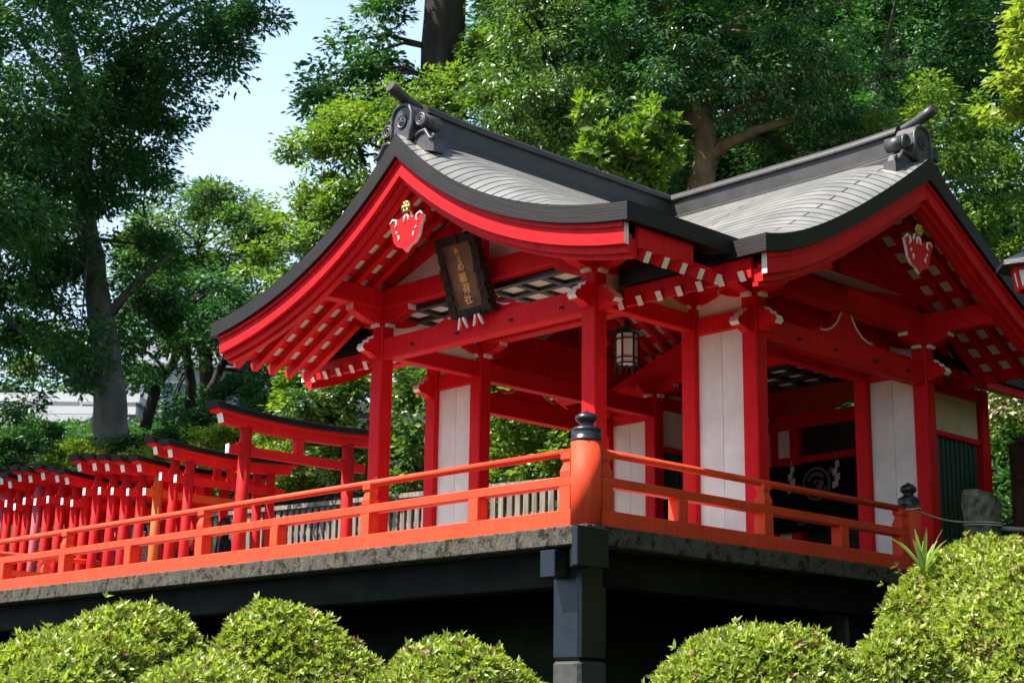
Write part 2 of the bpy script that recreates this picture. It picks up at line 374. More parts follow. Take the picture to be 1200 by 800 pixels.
# ------------------------------------------------------------------ balustrade
bal = empty('balustrade', (0, 0, 0))
tag(bal, 'vermilion balustrade with black onion finials along the terrace edge', 'balustrade')
def giboshi(x, y, h, r, top):
    rd = r
    o = MB().lathe((x, y, 0.003), [(rd, 0), (rd, h)], 'vermilion', 32).build('newel_post', bal)
    p = [(rd * 1.0, 0), (rd * 1.04, .005), (rd * 1.04, .03), (rd * .98, .035), (rd * .98, .11), (rd * 1.0, .115), (rd * .98, .13), (rd * .80, .15), (rd * .52, .165), (rd * .46, .18), (rd * .50, .195),
         (rd * .68, .215), (rd * .76, .235), (rd * .72, .262), (rd * .50, .29), (rd * .22, .305), (rd * .12, .315), (.002, .325)]
    k = top / .325
    MB().lathe((x, y, h + .004), [(a, b * k) for a, b in p], 'finial', 32).build('finial', o)
giboshi(0, 0, .775, .145, .30); giboshi(UEND, 0, .70, .125, .33)
TR, MT, MBt = .745, .475, .385
def rails(p, q, ax):
    """rails from p to q along axis ax (0: u, 1: v)"""
    def seg(z0, z1, hw, nm):
        a = [0, 0, z0]; b = [0, 0, z1]
        a[ax], b[ax] = p[ax], q[ax]; o = 1 - ax; a[o] = p[o] - hw; b[o] = p[o] + hw
        return MB().box(a, b, 'vermilion').build(nm, bal, bevel=.008)
    seg(.004, .16, .075, 'base_rail'); seg(MBt, MT, .062, 'middle_rail')
    a = Vector((p[0], p[1], TR - .038)); b = Vector((q[0], q[1], TR - .038))
    MB().tube([a, b], .038, 'vermilion', 16).build('top_rail', bal)
rails((0, .13), (0, VEND), 1); rails((.13, 0), (UEND - .11, 0), 0)
rails((.08, VEND), (3.6, VEND), 0)
def short_post(x, y, ax):
    w = .07
    MB().box((x - w, y - w, .16), (x + w, y + w, MBt), 'vermilion').build('baluster', bal, bevel=.006)
def tall_post(x, y, ax):
    w = .07; m = MB().box((x - w, y - w, .16), (x + w, y + w, MBt), 'vermilion')
    pr = [(.062, MT), (.066, MT + .05), (.05, MT + .10), (.04, MT + .135), (.05, MT + .15), (.06, MT + .165), (.06, TR - .045)]
    for i in range(len(pr) - 1):
        (r0, z0), (r1, z1) = pr[i], pr[i + 1]
        m.hexa([(x - r0, y - r0, z0), (x + r0, y - r0, z0), (x + r0, y + r0, z0), (x - r0, y + r0, z0), (x - r1, y - r1, z1), (x + r1, y - r1, z1), (x + r1, y + r1, z1), (x - r1, y + r1, z1)], 'vermilion')
    m.build('baluster', bal, recalc=False)
for y in (1.47, 4.76, 7.85, 11.16): short_post(0, y, 1)
for y in (3.147, 6.26, 9.48, 12.6): tall_post(0, y, 1)
for x in (1.30, 4.0): short_post(x, 0, 0)
for x in (2.654, UEND - .20): tall_post(x, 0, 0)
for x in (.7, 2.3): short_post(x, VEND, 0)
for x in (1.5, 3.1): tall_post(x, VEND, 0)
tall_post(0, .215, 1); tall_post(.215, 0, 0)

# ------------------------------------------------------------------ pavilion
pav = empty('shrine_pavilion', (um, vm, 0.02))
tag(pav, 'crimson shrine hall with curved grey gabled roofs and open bays', 'shrine hall')
CS = .10
cols = [(a0, v1), (a0, v2), (a1, v0), (a1, v1), (a1, v2), (a1, v3), (a3, v0), (a3, v1), (a3, v2), (a3, v3), (a4, v1), (a4, v2)]
for (x, y) in cols:
    zt = 3.02 if x == a0 else 2.92
    MB().box((x - CS, y - CS, .02), (x + CS, y + CS, zt), 'red').build('column', pav, bevel=.014)

def panel(p0, p1, nm='wall_panel', k='plaster'):
    return MB().box(p0, p1, k).build(nm, pav)
def beamx(x0, x1, y, z0, z1, w=.07, nm='tie_beam', k='red', white=None):
    return MB().box((x0, y - w, z0), (x1, y + w, z1), k, white).build(nm, pav, bevel=.01)
def beamy(y0, y1, x, z0, z1, w=.07, nm='tie_beam', k='red', white=None):
    return MB().box((x - w, y0, z0), (x + w, y1, z1), k, white).build(nm, pav, bevel=.01)
e = CS + .002
# porch front tie beam and side tie beams
beamy(v1 + e, v2 - e, a0, 2.565, 2.83, .085)
for y in (v1, v2):
    beamx(a0 + e, a1 - e, y, 2.63, 2.83)
    panel((a0 + e, y - .02, 2.832), (a1 - e, y + .02, 3.20), 'upper_panel')
# corner walls of the main hall (solid plaster bays)
for x in (a1, a3):
    for (y0, y1) in ((v0, v1), (v2, v3)):
        w0, w1 = y0 + e, y1 - e; ym = (y0 + y1) / 2
        panel((x - .025, w0, .05), (x + .025, ym - .004, 2.567)); panel((x - .025, ym + .004, .05), (x + .025, w1, 2.567))
        panel((x - .015, ym - .0039, .05), (x + .015, ym + .0039, 2.567), 'joint_strip')
        beamy(w0, w1, x, 2.57, 2.765)
        panel((x - .022, w0, 2.767), (x + .022, w1, 3.04), 'upper_panel')
# gable tie beams of the hall, both ends
for y in (v0, v3):
    beamx(a1 + e, a3 - e, y, 2.42, 2.69, .085)
    beamx(a1 - .02 + e, a3 - e, y + (.0 if y == v0 else 0), 3.045, 3.33, .095, 'gable_beam')
# purlins
for y in (v1, v2): beamx(.46, a1 + .3, y, 3.205, 3.45, .085, 'purlin', 'red')
beamy(v1 + .09, v2 - .09, a0, 3.205, 3.455, .09, 'gable_beam')
for x in (a1, a3): beamy(-.52, 2 * vm + .52, x, 3.045, 3.32, .085, 'purlin', 'red')

# bracket arms (boat shaped, white ends) on the column heads
def arm_profile(L, h, axis, x, y, z, w):
    P = [(-L, h), (-L, h * .62), (-L * .82, h * .36), (-L * .55, h * .10), (-L * .25, 0), (L * .25, 0), (L * .55, h * .10), (L * .82, h * .36), (L, h * .62), (L, h)]
    m = MB(); 
    pts = [(x + a, y - w, z + b) if axis == 0 else (x - w, y + a, z + b) for a, b in P]
    off = (0, 2 * w, 0) if axis == 0 else (2 * w, 0, 0)
    m.prism(pts, off, 'red')
    # end grain painted white
    for n in (0, len(P) - 2): m.mi[2 + n] = m.m('whitepaint')
    return m
for (x, y) in cols[:10]:
    zt = 3.02 if x == a0 else 2.92
    hh = .185 if x == a0 else .125
    MB().box((x - .115, y - .115, zt + .001), (x + .115, y + .115, zt + .032), 'red').build('bearing_block', pav, bevel=.006)
    if x == a0:
        arm_profile(.54, hh, 0, x, y, zt, .07).build('bracket_arm', pav)
        arm_profile(.54, hh, 1, x, y, zt + .002, .068).build('bracket_arm', pav)
    else:
        arm_profile(.42, hh, 0, x, y, zt, .07).build('bracket_arm', pav)
        arm_profile(.42, hh, 1, x, y, zt + .002, .068).build('bracket_arm', pav)
    # small stepped white nose under the arms on the two seen faces
    for (dx, dy) in ((-1, 0), (0, -1)):
        m = MB(); L = .155
        for (l0, l1, z0, z1) in ((.102, L, zt - .035, zt + .03), (.102, L - .0, zt + .03, zt + .10)):
            ww = .062 if z0 < zt else .024
            if dx: m.box((x - l1, y - ww, z0), (x - l0, y + ww, z1), 'whitepaint')
            else: m.box((x - ww, y - l1, z0), (x + ww, y - l0, z1), 'whitepaint')
        m.build('white_nose', pav, bevel=.004)

# carved beam noses outside the columns, white edged
def nose(x, y, zc, dx, dy, h=.26, L=.26, w=.06):
    P = [(0, h / 2), (L * .35, h / 2), (L * .42, h * .34), (L * .62, h * .30), (L * .68, h * .12), (L * .9, h * .06), (L, -h * .16), (L * .86, -h * .30), (L * .5, -h * .34), (L * .2, -h / 2), (0, -h / 2)]
    m = MB(); sx = -dy; sy = dx
    pts = [(x + dx * (CS + .002 + a) - sx * w, y + dy * (CS + .002 + a) - sy * w, zc + b) for a, b in P]
    m.prism(pts, (sx * 2 * w, sy * 2 * w, 0), 'red')
    for n in (1, 3, 5, 6): m.mi[2 + n] = m.m('whitepaint')
    return m.build('carved_nose', pav)
for (x, y, dx, dy, z) in ((a0, v1, -1, 0, 2.73), (a0, v2, -1, 0, 2.73), (a0, v1, 0, -1, 2.70), (a0, v2, 0, 1, 2.70), (a1, v0, 0, -1, 2.62), (a1, v0, -1, 0, 2.60), (a3, v0, 0, -1, 2.60), (a3, v0, 1, 0, 2.58), (a1, v3, 0, 1, 2.66), (a1, v3, -1, 0, 2.60), (a3, v3, 0, 1, 2.62)):
    nose(x, y, z, dx, dy)

# frog leg struts on the tie beams
def kaerumata(cx, cy, z, ax, half=.62, h=.34, w=.05):
    Q = [(0, h), (.13, h), (.15, h * .82), (.19, h * .62), (.30, h * .38), (.42, h * .26), (.50, h * .30), (.54, h * .22), (half, h * .04), (half, 0)]
    P = [(-a, b) for a, b in Q[::-1]] + Q[1:]
    f = (lambda a, b, t: (cx + a, cy + t, z + b)) if ax == 0 else (lambda a, b, t: (cx + t, cy + a, z + b))
    m = MB(); m.prism([f(a, b, -w) for a, b in P], Vector(f(0, 0, w)) - Vector(f(0, 0, -w)), 'red')
    o = m.build('frog_leg_strut', pav)
    # white scroll lines on both faces
    wm = MB()
    for sgn in (-1, 1):
        for t in (-w - .004, w + .004):
            wm.tube([f(sgn * a, b, t) for a, b in ((.10, h * .93), (.13, h * .80), (.20, h * .52), (.31, h * .28), (.43, h * .16), (.52, h * .14))], .011, 'whitepaint', 6)
    wm.build('scroll_line', o)
kaerumata(a0, vm, 2.832, 1, .75, .37); kaerumata(um, v0, 2.692, 0, .72, .35); kaerumata(um, v3, 2.692, 0, .72, .35)

# small black hooks along the tie beams
hk = MB().tube([(0, 0, 0), (-.035, 0, 0), (-.05, 0, -.012), (-.05, 0, -.03)], .009, 'iron', 6).lathe((-.004, 0, 0), [(.02, 0), (.02, .01)], 'iron', 8, (-1, 0, 0))
hook = hk.build('hook', pav, org=(0, 0, 0)); first = True
def put_hook(x, y, z, rz):
    global first
    h = hook if first else hook.copy()
    if not first: COL.objects.link(h); h.parent = pav
    first = False; h.location = Vector((x, y, z)) - ORG[pav.name]; h.rotation_euler = (0, 0, rz)
for y in (1.75, 2.55, 3.45, 4.25): put_hook(a0 - .087, y, 2.67, 0)
for x in (3.9, 4.6, 5.4, 6.1): put_hook(x, v0 - .087, 2.53, R(90))

# lattice ceilings: white panels between black bars
def ceiling(x0, x1, y0, y1, z, step, bw, pk='plaster'):
    m = MB().box((x0, y0, z + .05), (x1, y1, z + .065), pk)
    nx = round((x1 - x0) / step); ny = round((y1 - y0) / step)
    for i in range(nx + 1):
        x = x0 + (x1 - x0) * i / nx; m.box((x - bw / 2, y0, z), (x + bw / 2, y1, z + .048), 'black')
    for j in range(ny + 1):
        y = y0 + (y1 - y0) * j / ny; m.box((x0, y - bw / 2, z + .003), (x1, y + bw / 2, z + .049), 'black')
    return m.build('lattice_ceiling', pav)
ceiling(a0 + .1, a1 + .05, v1 + .09, v2 - .09, 3.14, .42, .085)
ceiling(a3 + .1, 7.8, v1 + .04, v2 - .04, 3.0, .42, .085)
for y in (v1, v2): beamx(a1 + e, a3 - e, y, 2.60, 2.84, .08, 'cross_beam')
for y, sg in ((v0, 1), (v3, -1)): MB().box((a1 + .1, y + sg * .40, 2.845), (a3 - .1, y + sg * .43, 3.50), 'red').build('frieze_board', pav)

# ------------------------------------------------------------------ the two curved roofs
PA = np.polyfit([0, .44, .9, 1.4, 2.1, 2.85, 3.49], [4.70, 4.30, 3.965, 3.69, 3.40, 3.20, 3.10], 4)
PB = np.polyfit([0, .37, .71, 1.25, 1.6, 2.1, 2.5, 3.13], [4.66, 4.41, 4.18, 3.86, 3.65, 3.40, 3.22, 3.05], 4)

class Roof:
    def __init__(s, name, P, smax, x0, x1, gables, T, zb0, zb1, holes, label):
        s.P = lambda q: float(np.polyval(P, abs(q))); s.smax = smax; s.x0, s.x1 = x0, x1; s.T = T; s.g = gables
        s.zb = lambda q: zb0 - zb1 * abs(q); s.holes = holes
        s.parent = MBX(s.surface()).build(name, pav); s.parent['label'] = label
    def main(s, x, q):
        t = min([abs(x - g) for g in s.g] or [9]); a = abs(q) / s.smax
        return s.P(q) + .29 * math.sin(math.pi * min(a, 1) ** .62) * (1 - (1 - min(t / .95, 1)) ** 2.3)
    def inhole(s, x, q): return any(h(x, q) for h in s.holes)
    def surface(s):
        xs = [s.x0]
        for g in s.g: pass
        lo = [0, .02, .05, .1, .16, .24, .34, .46, .6, .78, .95]
        xs = set()
        L = s.x1 - s.x0
        for d in lo:
            if s.x0 in s.g: xs.add(round(s.x0 + d, 4))
            if s.x1 in s.g: xs.add(round(s.x1 - d, 4))
        k = s.x0 + (1.15 if s.x0 in s.g else 0)
        while k < s.x1 - (1.1 if s.x1 in s.g else 0): xs.add(round(k, 4)); k += .2
        xs.add(s.x1); xs = sorted(xs)
        n = 30; ss = [s.smax * i / n for i in range(n + 1)]
        m = MB()
        for sg in (-1, 1):
            ln = [0]
            for i in range(n): ln.append(ln[-1] + math.hypot(ss[i + 1] - ss[i], s.P(ss[i + 1]) - s.P(ss[i])))
            vs = [s.T(x, sg * q, s.main(x, q)) for x in xs for q in ss]; fs = []; uv = []
            for i in range(len(xs) - 1):
                for j in range(n):
                    if s.inhole((xs[i] + xs[i + 1]) / 2, sg * (ss[j] + ss[j + 1]) / 2): continue
                    fs.append([i * (n + 1) + j, (i + 1) * (n + 1) + j, (i + 1) * (n + 1) + j + 1, i * (n + 1) + j + 1])
                    uv.append([(xs[i] + sg * 7.3, ln[j]), (xs[i + 1] + sg * 7.3, ln[j]), (xs[i + 1] + sg * 7.3, ln[j + 1]), (xs[i] + sg * 7.3, ln[j + 1])])
            m.add(vs, fs, 'shingle', uv, True)
        return m
    def sweep(s, x0, x1, top, bot, s0, s1, k, n=28, endk=None):
        """solid strip following the profile on one slope between s0 and s1"""
        m = MB(); qs = [s0 + (s1 - s0) * i / n for i in range(n + 1)]
        vs = []; l = 0; ls = []
        for i, q in enumerate(qs):
            zt, zbm = s.P(q) + top(q), s.P(q) + bot(q)
            vs.append([s.T(x0, q, zbm), s.T(x1, q, zbm), s.T(x1, q, zt), s.T(x0, q, zt)])
            if i: l += math.hypot(qs[i] - qs[i - 1], s.P(qs[i]) - s.P(qs[i - 1]))
            ls.append(l)
        for e_ in range(4):
            f = (e_ + 1) % 4; st = []; uv = []
            for i in range(n + 1): st += [vs[i][e_], vs[i][f]]
            for i in range(n): uv.append([(ls[i], e_ * .3), (ls[i], e_ * .3 + .25), (ls[i + 1], e_ * .3 + .25), (ls[i + 1], e_ * .3)])
            m.add(st, [[2 * i, 2 * i + 1, 2 * i + 3, 2 * i + 2] for i in range(n)], k, uv, True)
        m.add(vs[0], [[0, 1, 2, 3]], k, [[(0, 0), (.3, 0), (.3, .25), (0, .25)]])
        m.add(vs[-1], [[3, 2, 1, 0]], endk or k, [[(0, 0), (.3, 0), (.3, .25), (0, .25)]])
        return m
    def gable_end(s, g, d):
        """dark verge, stepped barge boards and pendant at gable x=g, d = +1/-1 towards the inside"""
        vt = lambda q: -.185 - .085 * math.exp(-abs(q) / .5)
        for sg in (-1, 1):
            e1 = sg * s.smax
            s.sweep(g, g + d * .30, lambda q: -.004, vt, 0, e1, 'verge').build('verge_edge', s.parent)
            br = s.sweep(g + d * .07, g + d * .135, lambda q: vt(q) - .003, lambda q: vt(q) - .215, 0, sg * (s.smax - .10), 'red', endk='whitepaint').build('barge_board', s.parent)
            s.sweep(g + d * .045, g + d * .069, lambda q: vt(q) - .003, lambda q: vt(q) - .05, 0, sg * (s.smax - .10), 'red').build('board_moulding', br)
            s.sweep(g + d * .137, g + d * .20, lambda q: vt(q) - .10, lambda q: vt(q) - .285, 0, sg * (s.smax - .115), 'red').build('board_moulding', br)
            s.sweep(g + d * .202, g + d * .27, lambda q: vt(q) - .14, lambda q: vt(q) - .325, 0, sg * (s.smax - .12), 'red').build('board_moulding', br)
    def eave(s, sg, x0, x1, f1=None):
        q = sg * s.smax; i = sg * (s.smax - .30); z = s.P(q)
        zi = s.P(i)
        def strip(x0, x1, qa, qb, za0, za1, zb0, zb1, k, nm, step=12, sag=True):
            m = MB(); vs = []
            for j in range(step + 1):
                x = x0 + (x1 - x0) * j / step
                vs += [s.T(x, qa, za0), s.T(x, qa, za1), s.T(x, qb, zb1), s.T(x, qb, zb0)]
            fs = []; uv = []
            for j in range(step):
                for e_ in range(4):
                    f = (e_ + 1) % 4; fs.append([4 * j + e_, 4 * j + f, 4 * j + 4 + f, 4 * j + 4 + e_])
                    xa = x0 + (x1 - x0) * j / step; xb = x0 + (x1 - x0) * (j + 1) / step
                    uv.append([(xa, e_ * .3), (xa, e_ * .3 + .25), (xb, e_ * .3 + .25), (xb, e_ * .3)])
            m.add(vs, fs, k, uv); m.add(vs[:4], [[3, 2, 1, 0]], k); m.add(vs[-4:], [[0, 1, 2, 3]], k)
            return m.build(nm, s.parent)
        strip(x0 + (.302 if x0 in s.g else 0), x1 - (.302 if x1 in s.g else 0), q, i, z - .185, z - .003, zi - .18, zi - .006, 'verge', 'eave_edge')
        if f1 is None: f1 = (x0, x1)
        strip(f1[0], f1[1], sg * (s.smax - .085), sg * (s.smax - .13), z - .395, z - .187, z - .395, z - .16, 'red', 'fascia_board')
    def rafters(s, xs_by_side, s1=.06):
        proto = None
        for sg, xs in xs_by_side.items():
            proto = None
            for (x, q0) in xs:
                if proto is None or q0 != pq:
                    a = s.T(x, sg * q0, s.zb(q0) + .055); b = s.T(x, sg * (s.smax - s1), s.zb(s.smax - s1) + .055)
                    m = MB(); m.beam(a, b, .075, .11, 'red'); m.mi[1] = m.m('whitepaint')
                    proto = m.build('rafter', s.parent, recalc=False); px = x; pq = q0
                else:
                    d = Vector(s.T(x, 0, 0)) - Vector(s.T(px, 0, 0)); dup(proto, d)
    def soffit(s, sg, x0, x1, q0=.03, q1=None):
        q1 = q1 or s.smax - .14; m = MB()
        a, b, c, d = s.T(x0, sg * q0, s.zb(q0) + .135), s.T(x1, sg * q0, s.zb(q0) + .135), s.T(x1, sg * q1, s.zb(q1) + .135), s.T(x0, sg * q1, s.zb(q1) + .135)
        up = Vector((0, 0, .012)); m.prism([a, b, c, d], up, 'red'); m.mi[0] = m.m('plaster')
        q = q0 + .10
        while q < q1:
            A = Vector(s.T(x0 + .004, sg * q, s.zb(q) + .122)); B = Vector(s.T(x1 - .004, sg * q, s.zb(q) + .122))
            sl = Vector(s.T(0, sg * 1, s.zb(1))) - Vector(s.T(0, 0, s.zb(0)))
            m.beam(A, B, .118, .022, 'red', up=sl.cross(B - A)); q += .265
        m.build('soffit_lattice', s.parent)

class MBX:
    def __init__(s, m): s.m = m
    def build(s, name, parent): return s.m.build(name, parent, recalc=False)

UG, VG = .18, -.78
VG2 = 2 * vm - VG
TA = lambda x, q, z: (x, vm + q, z)
TB = lambda x, q, z: (um + q, x, z)
RA = Roof('porch_roof', PA, 3.49, UG, um, [UG], TA, 4.36, .523, [], 'curved grey roof over the porch that carries the plaque')
RB = Roof('hall_roof', PB, 3.13, VG, VG2, [VG, VG2], TB, 4.40, .58, [lambda x, q: v1 - .14 < x < v2 + .14 and abs(q) > 1.75], 'longer curved grey roof of the hall behind the porch')
RA.gable_end(UG, 1); RB.gable_end(VG, 1); RB.gable_end(VG2, -1)
RA.eave(-1, UG, 2.0, (UG + .26, 1.26)); RA.eave(1, UG, 2.0, (UG + .26, 1.26))
for sg in (-1, 1):
    RB.eave(sg, VG, v1 - .16, (VG + .26, v1 - .16)); RB.eave(sg, v2 + .16, VG2, (v2 + .16, VG2 - .26))
ra = [(UG + .36 + .268 * i, .03) for i in range(5)]
RA.rafters({-1: ra, 1: ra})
RA.soffit(-1, UG + .26, 1.62); RA.soffit(1, UG + .26, 1.62)
rb = [(VG + .36 + .276 * i, .03) for i in range(4)] + [(VG + .36 + .276 * i, 1.55) for i in range(4, 7)]
rb2 = rb + [(2 * vm - x, q) for x, q in rb[::-1]]
RB.rafters({-1: rb2})
RB.rafters({1: [(VG + .36 + .276 * i, .03) for i in range(7)] + [(2 * vm - (VG + .36 + .276 * i), .03) for i in range(7)]})
RB.rafters({1: [(VG + .36 + .276 * i, .031) for i in range(7, 21)]}, RB.smax - 1.72)
for sg in (-1, 1):
    RB.soffit(sg, VG + .26, v0 + .02); RB.soffit(sg, v3 - .02, VG2 - .26)
    RB.soffit(sg, v0 + .14, v1 - .15); RB.soffit(sg, v2 + .15, v3 - .14)
    RB.soffit(sg, v1 - .149, v2 + .149, .03, 1.72)

# gable walls with king posts and struts
def gable_wall(R_, x, d, k, zb, half, base):
    m = MB(); T = R_.T
    top = R_.zb(0) + .08
    P = [T(x, -half, base), T(x, half, base), T(x, half, R_.zb(half) + .08), T(x, .0, top), T(x, -half, R_.zb(half) + .08)]
    off = Vector(T(x + d * .03, 0, 0)) - Vector(T(x, 0, 0))
    m.prism(P, off, k); o = m.build('gable_wall', pav)
    off2 = Vector(T(x - d * .07, 0, 0)) - Vector(T(x, 0, 0))
    kp = MB(); kp.prism([T(x - d * .001, -.085, base), T(x - d * .001, .085, base), T(x - d * .001, .085, top - .05), T(x - d * .001, -.085, top - .05)], off2, 'red'); kp.build('king_post', o)
    for sg in (-1, 1):
        s0, s1 = half * .98, .1
        z0, z1 = base + .02, top - .30
        st = MB(); st.prism([T(x - d * .002, sg * s0, z0), T(x - d * .002, sg * s0, z0 + .14), T(x - d * .002, sg * s1, z1 + .1), T(x - d * .002, sg * s1, z1 - .08)], off2 * .9, 'red'); st.build('diagonal_strut', o)
gable_wall(RA, a0 + .02, 1, 'plaster', 0, 1.70, 3.457)
gable_wall(RB, v0 + .02, 1, 'red', 0, 1.62, 3.332); gable_wall(RB, v3 - .02, -1, 'red', 0, 1.62, 3.332)

# ridges
def ridge(T, x0, x1, nm, parent):
    def sw(prof, k, xa, xb, n, rise):
        m = MB(); vs = []
        for j in range(n + 1):
            x = xa + (xb - xa) * j / n; r = rise(x)
            vs += [T(x, a, b + r) for a, b in prof]
        N = len(prof); fs = [[j * N + i, j * N + (i + 1) % N, (j + 1) * N + (i + 1) % N, (j + 1) * N + i] for j in range(n) for i in range(N)]
        fs += [[i for i in range(N)], [n * N + i for i in range(N)][::-1]]
        m.add(vs, fs, k); return m
    rise = lambda x: 0.055 * max(0, 1 - abs(x - x0) / 1.6) ** 2
    r = sw([(-.27, 4.44), (.27, 4.44), (.27, 4.655), (.24, 4.675), (.19, 4.68), (.19, 4.73), (.15, 4.745), (.13, 4.75), (.13, 4.955), (.17, 4.965), (.17, 4.995), (-.17, 4.995), (-.17, 4.965), (-.13, 4.955), (-.13, 4.75), (-.15, 4.745), (-.19, 4.73), (-.19, 4.68), (-.24, 4.675), (-.27, 4.655)], 'ridge', x0 + .34, x1, 24, rise).build('ridge', parent, bevel=.006)
    cp = [(.16 * math.cos(t), 4.997 + .10 * math.sin(t)) for t in [math.pi * i / 10 for i in range(11)]]
    sw(cp, 'ridge', x0 + .34, x1, 24, rise).build('ridge_cap', r)
    # ornament at the gable: shield, medallion, side scrolls, upturned round tile
    P = [(-.17, 4.62), (.17, 4.62), (.185, 4.80), (.18, 4.95), (.13, 5.03), (.06, 5.065), (-.06, 5.065), (-.13, 5.03), (-.18, 4.95), (-.185, 4.80)]
    orn = MB().prism([T(x0 + .09, a, b) for a, b in P], Vector(T(x0 + .26, 0, 0)) - Vector(T(x0, 0, 0)) * 1.0 if False else Vector(T(x0 + .25, 0, 0)) - Vector(T(x0, 0, 0)), 'orna').build('ridge_ornament', r, bevel=.012)
    out = Vector(T(x0 - 1, 0, 0)) - Vector(T(x0, 0, 0))
    rim = MB(); rim.tube([T(x0 + .085, a * .93, 4.62 + (b - 4.62) * .97) for a, b in [(.17, 4.62), (.185, 4.80), (.18, 4.95), (.13, 5.03), (.06, 5.065), (-.06, 5.065), (-.13, 5.03), (-.18, 4.95), (-.185, 4.80), (-.17, 4.62)]], .024, 'orna', 8); rim.build('ornament_rim', orn)
    md = MB().lathe(T(x0 + .092, 0, 4.86), [(.085, 0), (.085, .018), (.07, .022), (.062, .012), (.05, .012)], 'orna', 20, out)
    for (p0, p1) in (((-.035, .03), (.035, .03)), ((0, .045), (0, -.04)), ((-.04, -.005), (.04, -.005)), ((-.03, -.035), (.03, -.035)), ((-.03, .0), (-.035, -.03)), ((.03, .0), (.035, -.03))):
        md.tube([T(x0 + .075, p0[0], 4.86 + p0[1]), T(x0 + .075, p1[0], 4.86 + p1[1])], .007, 'orna', 6)
    md.build('medallion', orn)
    for sg in (-1, 1):
        sp = MB(); c = (sg * .285, 4.815)
        pts = []
        for i in range(30):
            t = i / 29; ang = t * 2.35 * 2 * math.pi; rr = .086 * (1 - t * .86)
            pts.append((c[0] + sg * rr * math.cos(ang - 1.2), c[1] + rr * math.sin(ang - 1.2)))
        sp.tube([T(x0 + .12, a, b) for a, b in pts], [.022 * (1 - .5 * i / 29) for i in range(30)], 'orna', 8)
        sp.lathe(T(x0 + .37, c[0], c[1]), [(.085, 0), (.085, .22)], 'orna', 20, out)
        wv = [(sg * .19, 4.66), (sg * .27, 4.70), (sg * .36, 4.70), (sg * .40, 4.64), (sg * .44, 4.585), (sg * .50, 4.565), (sg * .52, 4.595), (sg * .49, 4.61)]
        sp.tube([T(x0 + .13, a, b - .02) for a, b in wv], .022, 'orna', 8)
        body = [(sg * .17, 4.50), (sg * .50, 4.40), (sg * .50, 4.545), (sg * .42, 4.57), (sg * .37, 4.66), (sg * .27, 4.685), (sg * .17, 4.66)]
        sp.prism([T(x0 + .14, a, b) for a, b in body], Vector(T(x0 + .16, 0, 0)) - Vector(T(x0, 0, 0)), 'orna')
        sp.build('ornament_scroll', orn)
    tp = [(x0 - .10, 5.235), (x0 + .02, 5.185), (x0 + .16, 5.13), (x0 + .32, 5.085), (x0 + .5, 5.055)]
    MB().tube([T(a, 0, b) for a, b in tp], [.066, .066, .064, .062, .062], 'ridge', 18).build('upturned_tile', orn)
    return r
ridge(TA, UG - .0, um - .002, 'ridge', RA.parent)
rr_ = ridge(TB, VG - .0, vm, 'ridge', RB.parent)
ridge(lambda x, q, z: (um + q, 2 * vm - x, z), VG, vm - .02, 'ridge', RB.parent)

# gable pendants (red boards with white scroll edges, gilt flower)
def pendant(T, x, parent, z0):
    d = Vector(T(x + .03, 0, 0)) - Vector(T(x, 0, 0)); out = -d.normalized()
    L = [(-.05, .12), (-.10, .02), (-.24, .06), (-.36, .0), (-.31, -.10), (-.28, -.22), (-.20, -.30), (-.09, -.33), (0, -.40)]
    P = L + [(-a, b) for a, b in L[::-1][1:]]
    o = MB().prism([T(x, a * .80, z0 + b * .92) for a, b in P], d * 1.2, 'red', 'whitepaint').build('gable_pendant', parent)
    for sg in (-1, 1):
        for pts, r in (([(.36, .01), (.30, .055), (.23, .035), (.215, -.02), (.25, -.05)], .012), ([(.05, -.02), (.035, .05), (.01, .08)], .013), ([(.17, -.17), (.15, -.21), (.17, -.235)], .010), ([(.22, -.11), (.20, -.14)], .010)):
            MB().tube([Vector(T(x, sg * a * .78, z0 + b * .92)) + out * .004 for a, b in pts], [r] * len(pts), 'whitepaint', 8).build('white_scroll', o)
    f = MB(); c = Vector(T(x, 0, z0 + .15)) + out * .01
    f.lathe(c, [(.078, 0), (.078, .012), (.03, .02), (.024, .03), (.004, .034)], 'gold', 18, out)
    side = (Vector(T(x, 1, 0)) - Vector(T(x, 0, 0)))
    for i in range(6):
        a = i * math.pi / 3; p = c + side * math.cos(a) * .048 + Vector((0, 0, 1)) * math.sin(a) * .048
        f.lathe(p + out * .012, [(.028, 0), (.027, .006), (.016, .012), (.002, .014)], 'gold', 10, out)
    f.build('gilt_flower', o)
pendant(TA, UG + .20, RA.parent, 3.72); pendant(TB, VG + .20, RB.parent, 3.68)

# ------------------------------------------------------------------ sanctuary room behind the hall
for (y, s_) in ((v1, 1), (v2, -1)):
    beamx(a3 + e, a4 - e, y, 2.74, 2.92); beamx(a3 + e, a4 - e, y, 2.13, 2.205)
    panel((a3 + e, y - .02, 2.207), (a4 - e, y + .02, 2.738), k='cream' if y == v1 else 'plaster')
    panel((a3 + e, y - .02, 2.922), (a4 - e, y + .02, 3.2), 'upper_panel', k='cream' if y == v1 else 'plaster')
    beamx(a3 + e, a4 - e, y, .35, .45)
    m = MB(); x = a3 + .14
    while x < a4 - .14: m.box((x, y - .018, .452), (x + .085, y + .018, 2.128), 'green'); x += .115
    if y == v1: m.box((a3 + .13, y + .02, .452), (a4 - .13, y + .03, 2.128), 'black')
    m.build('green_louvre', pav)
beamy(v1 + e, v2 - e, a4, 2.77, 2.98, .07); beamy(v1 + e, v2 - e, a4, 2.23, 2.34, .07)
for y in (1.82, 4.46): MB().box((a4 - .09, y - .09, .03), (a4 + .09, y + .09, 2.768), 'red').build('altar_post', pav)
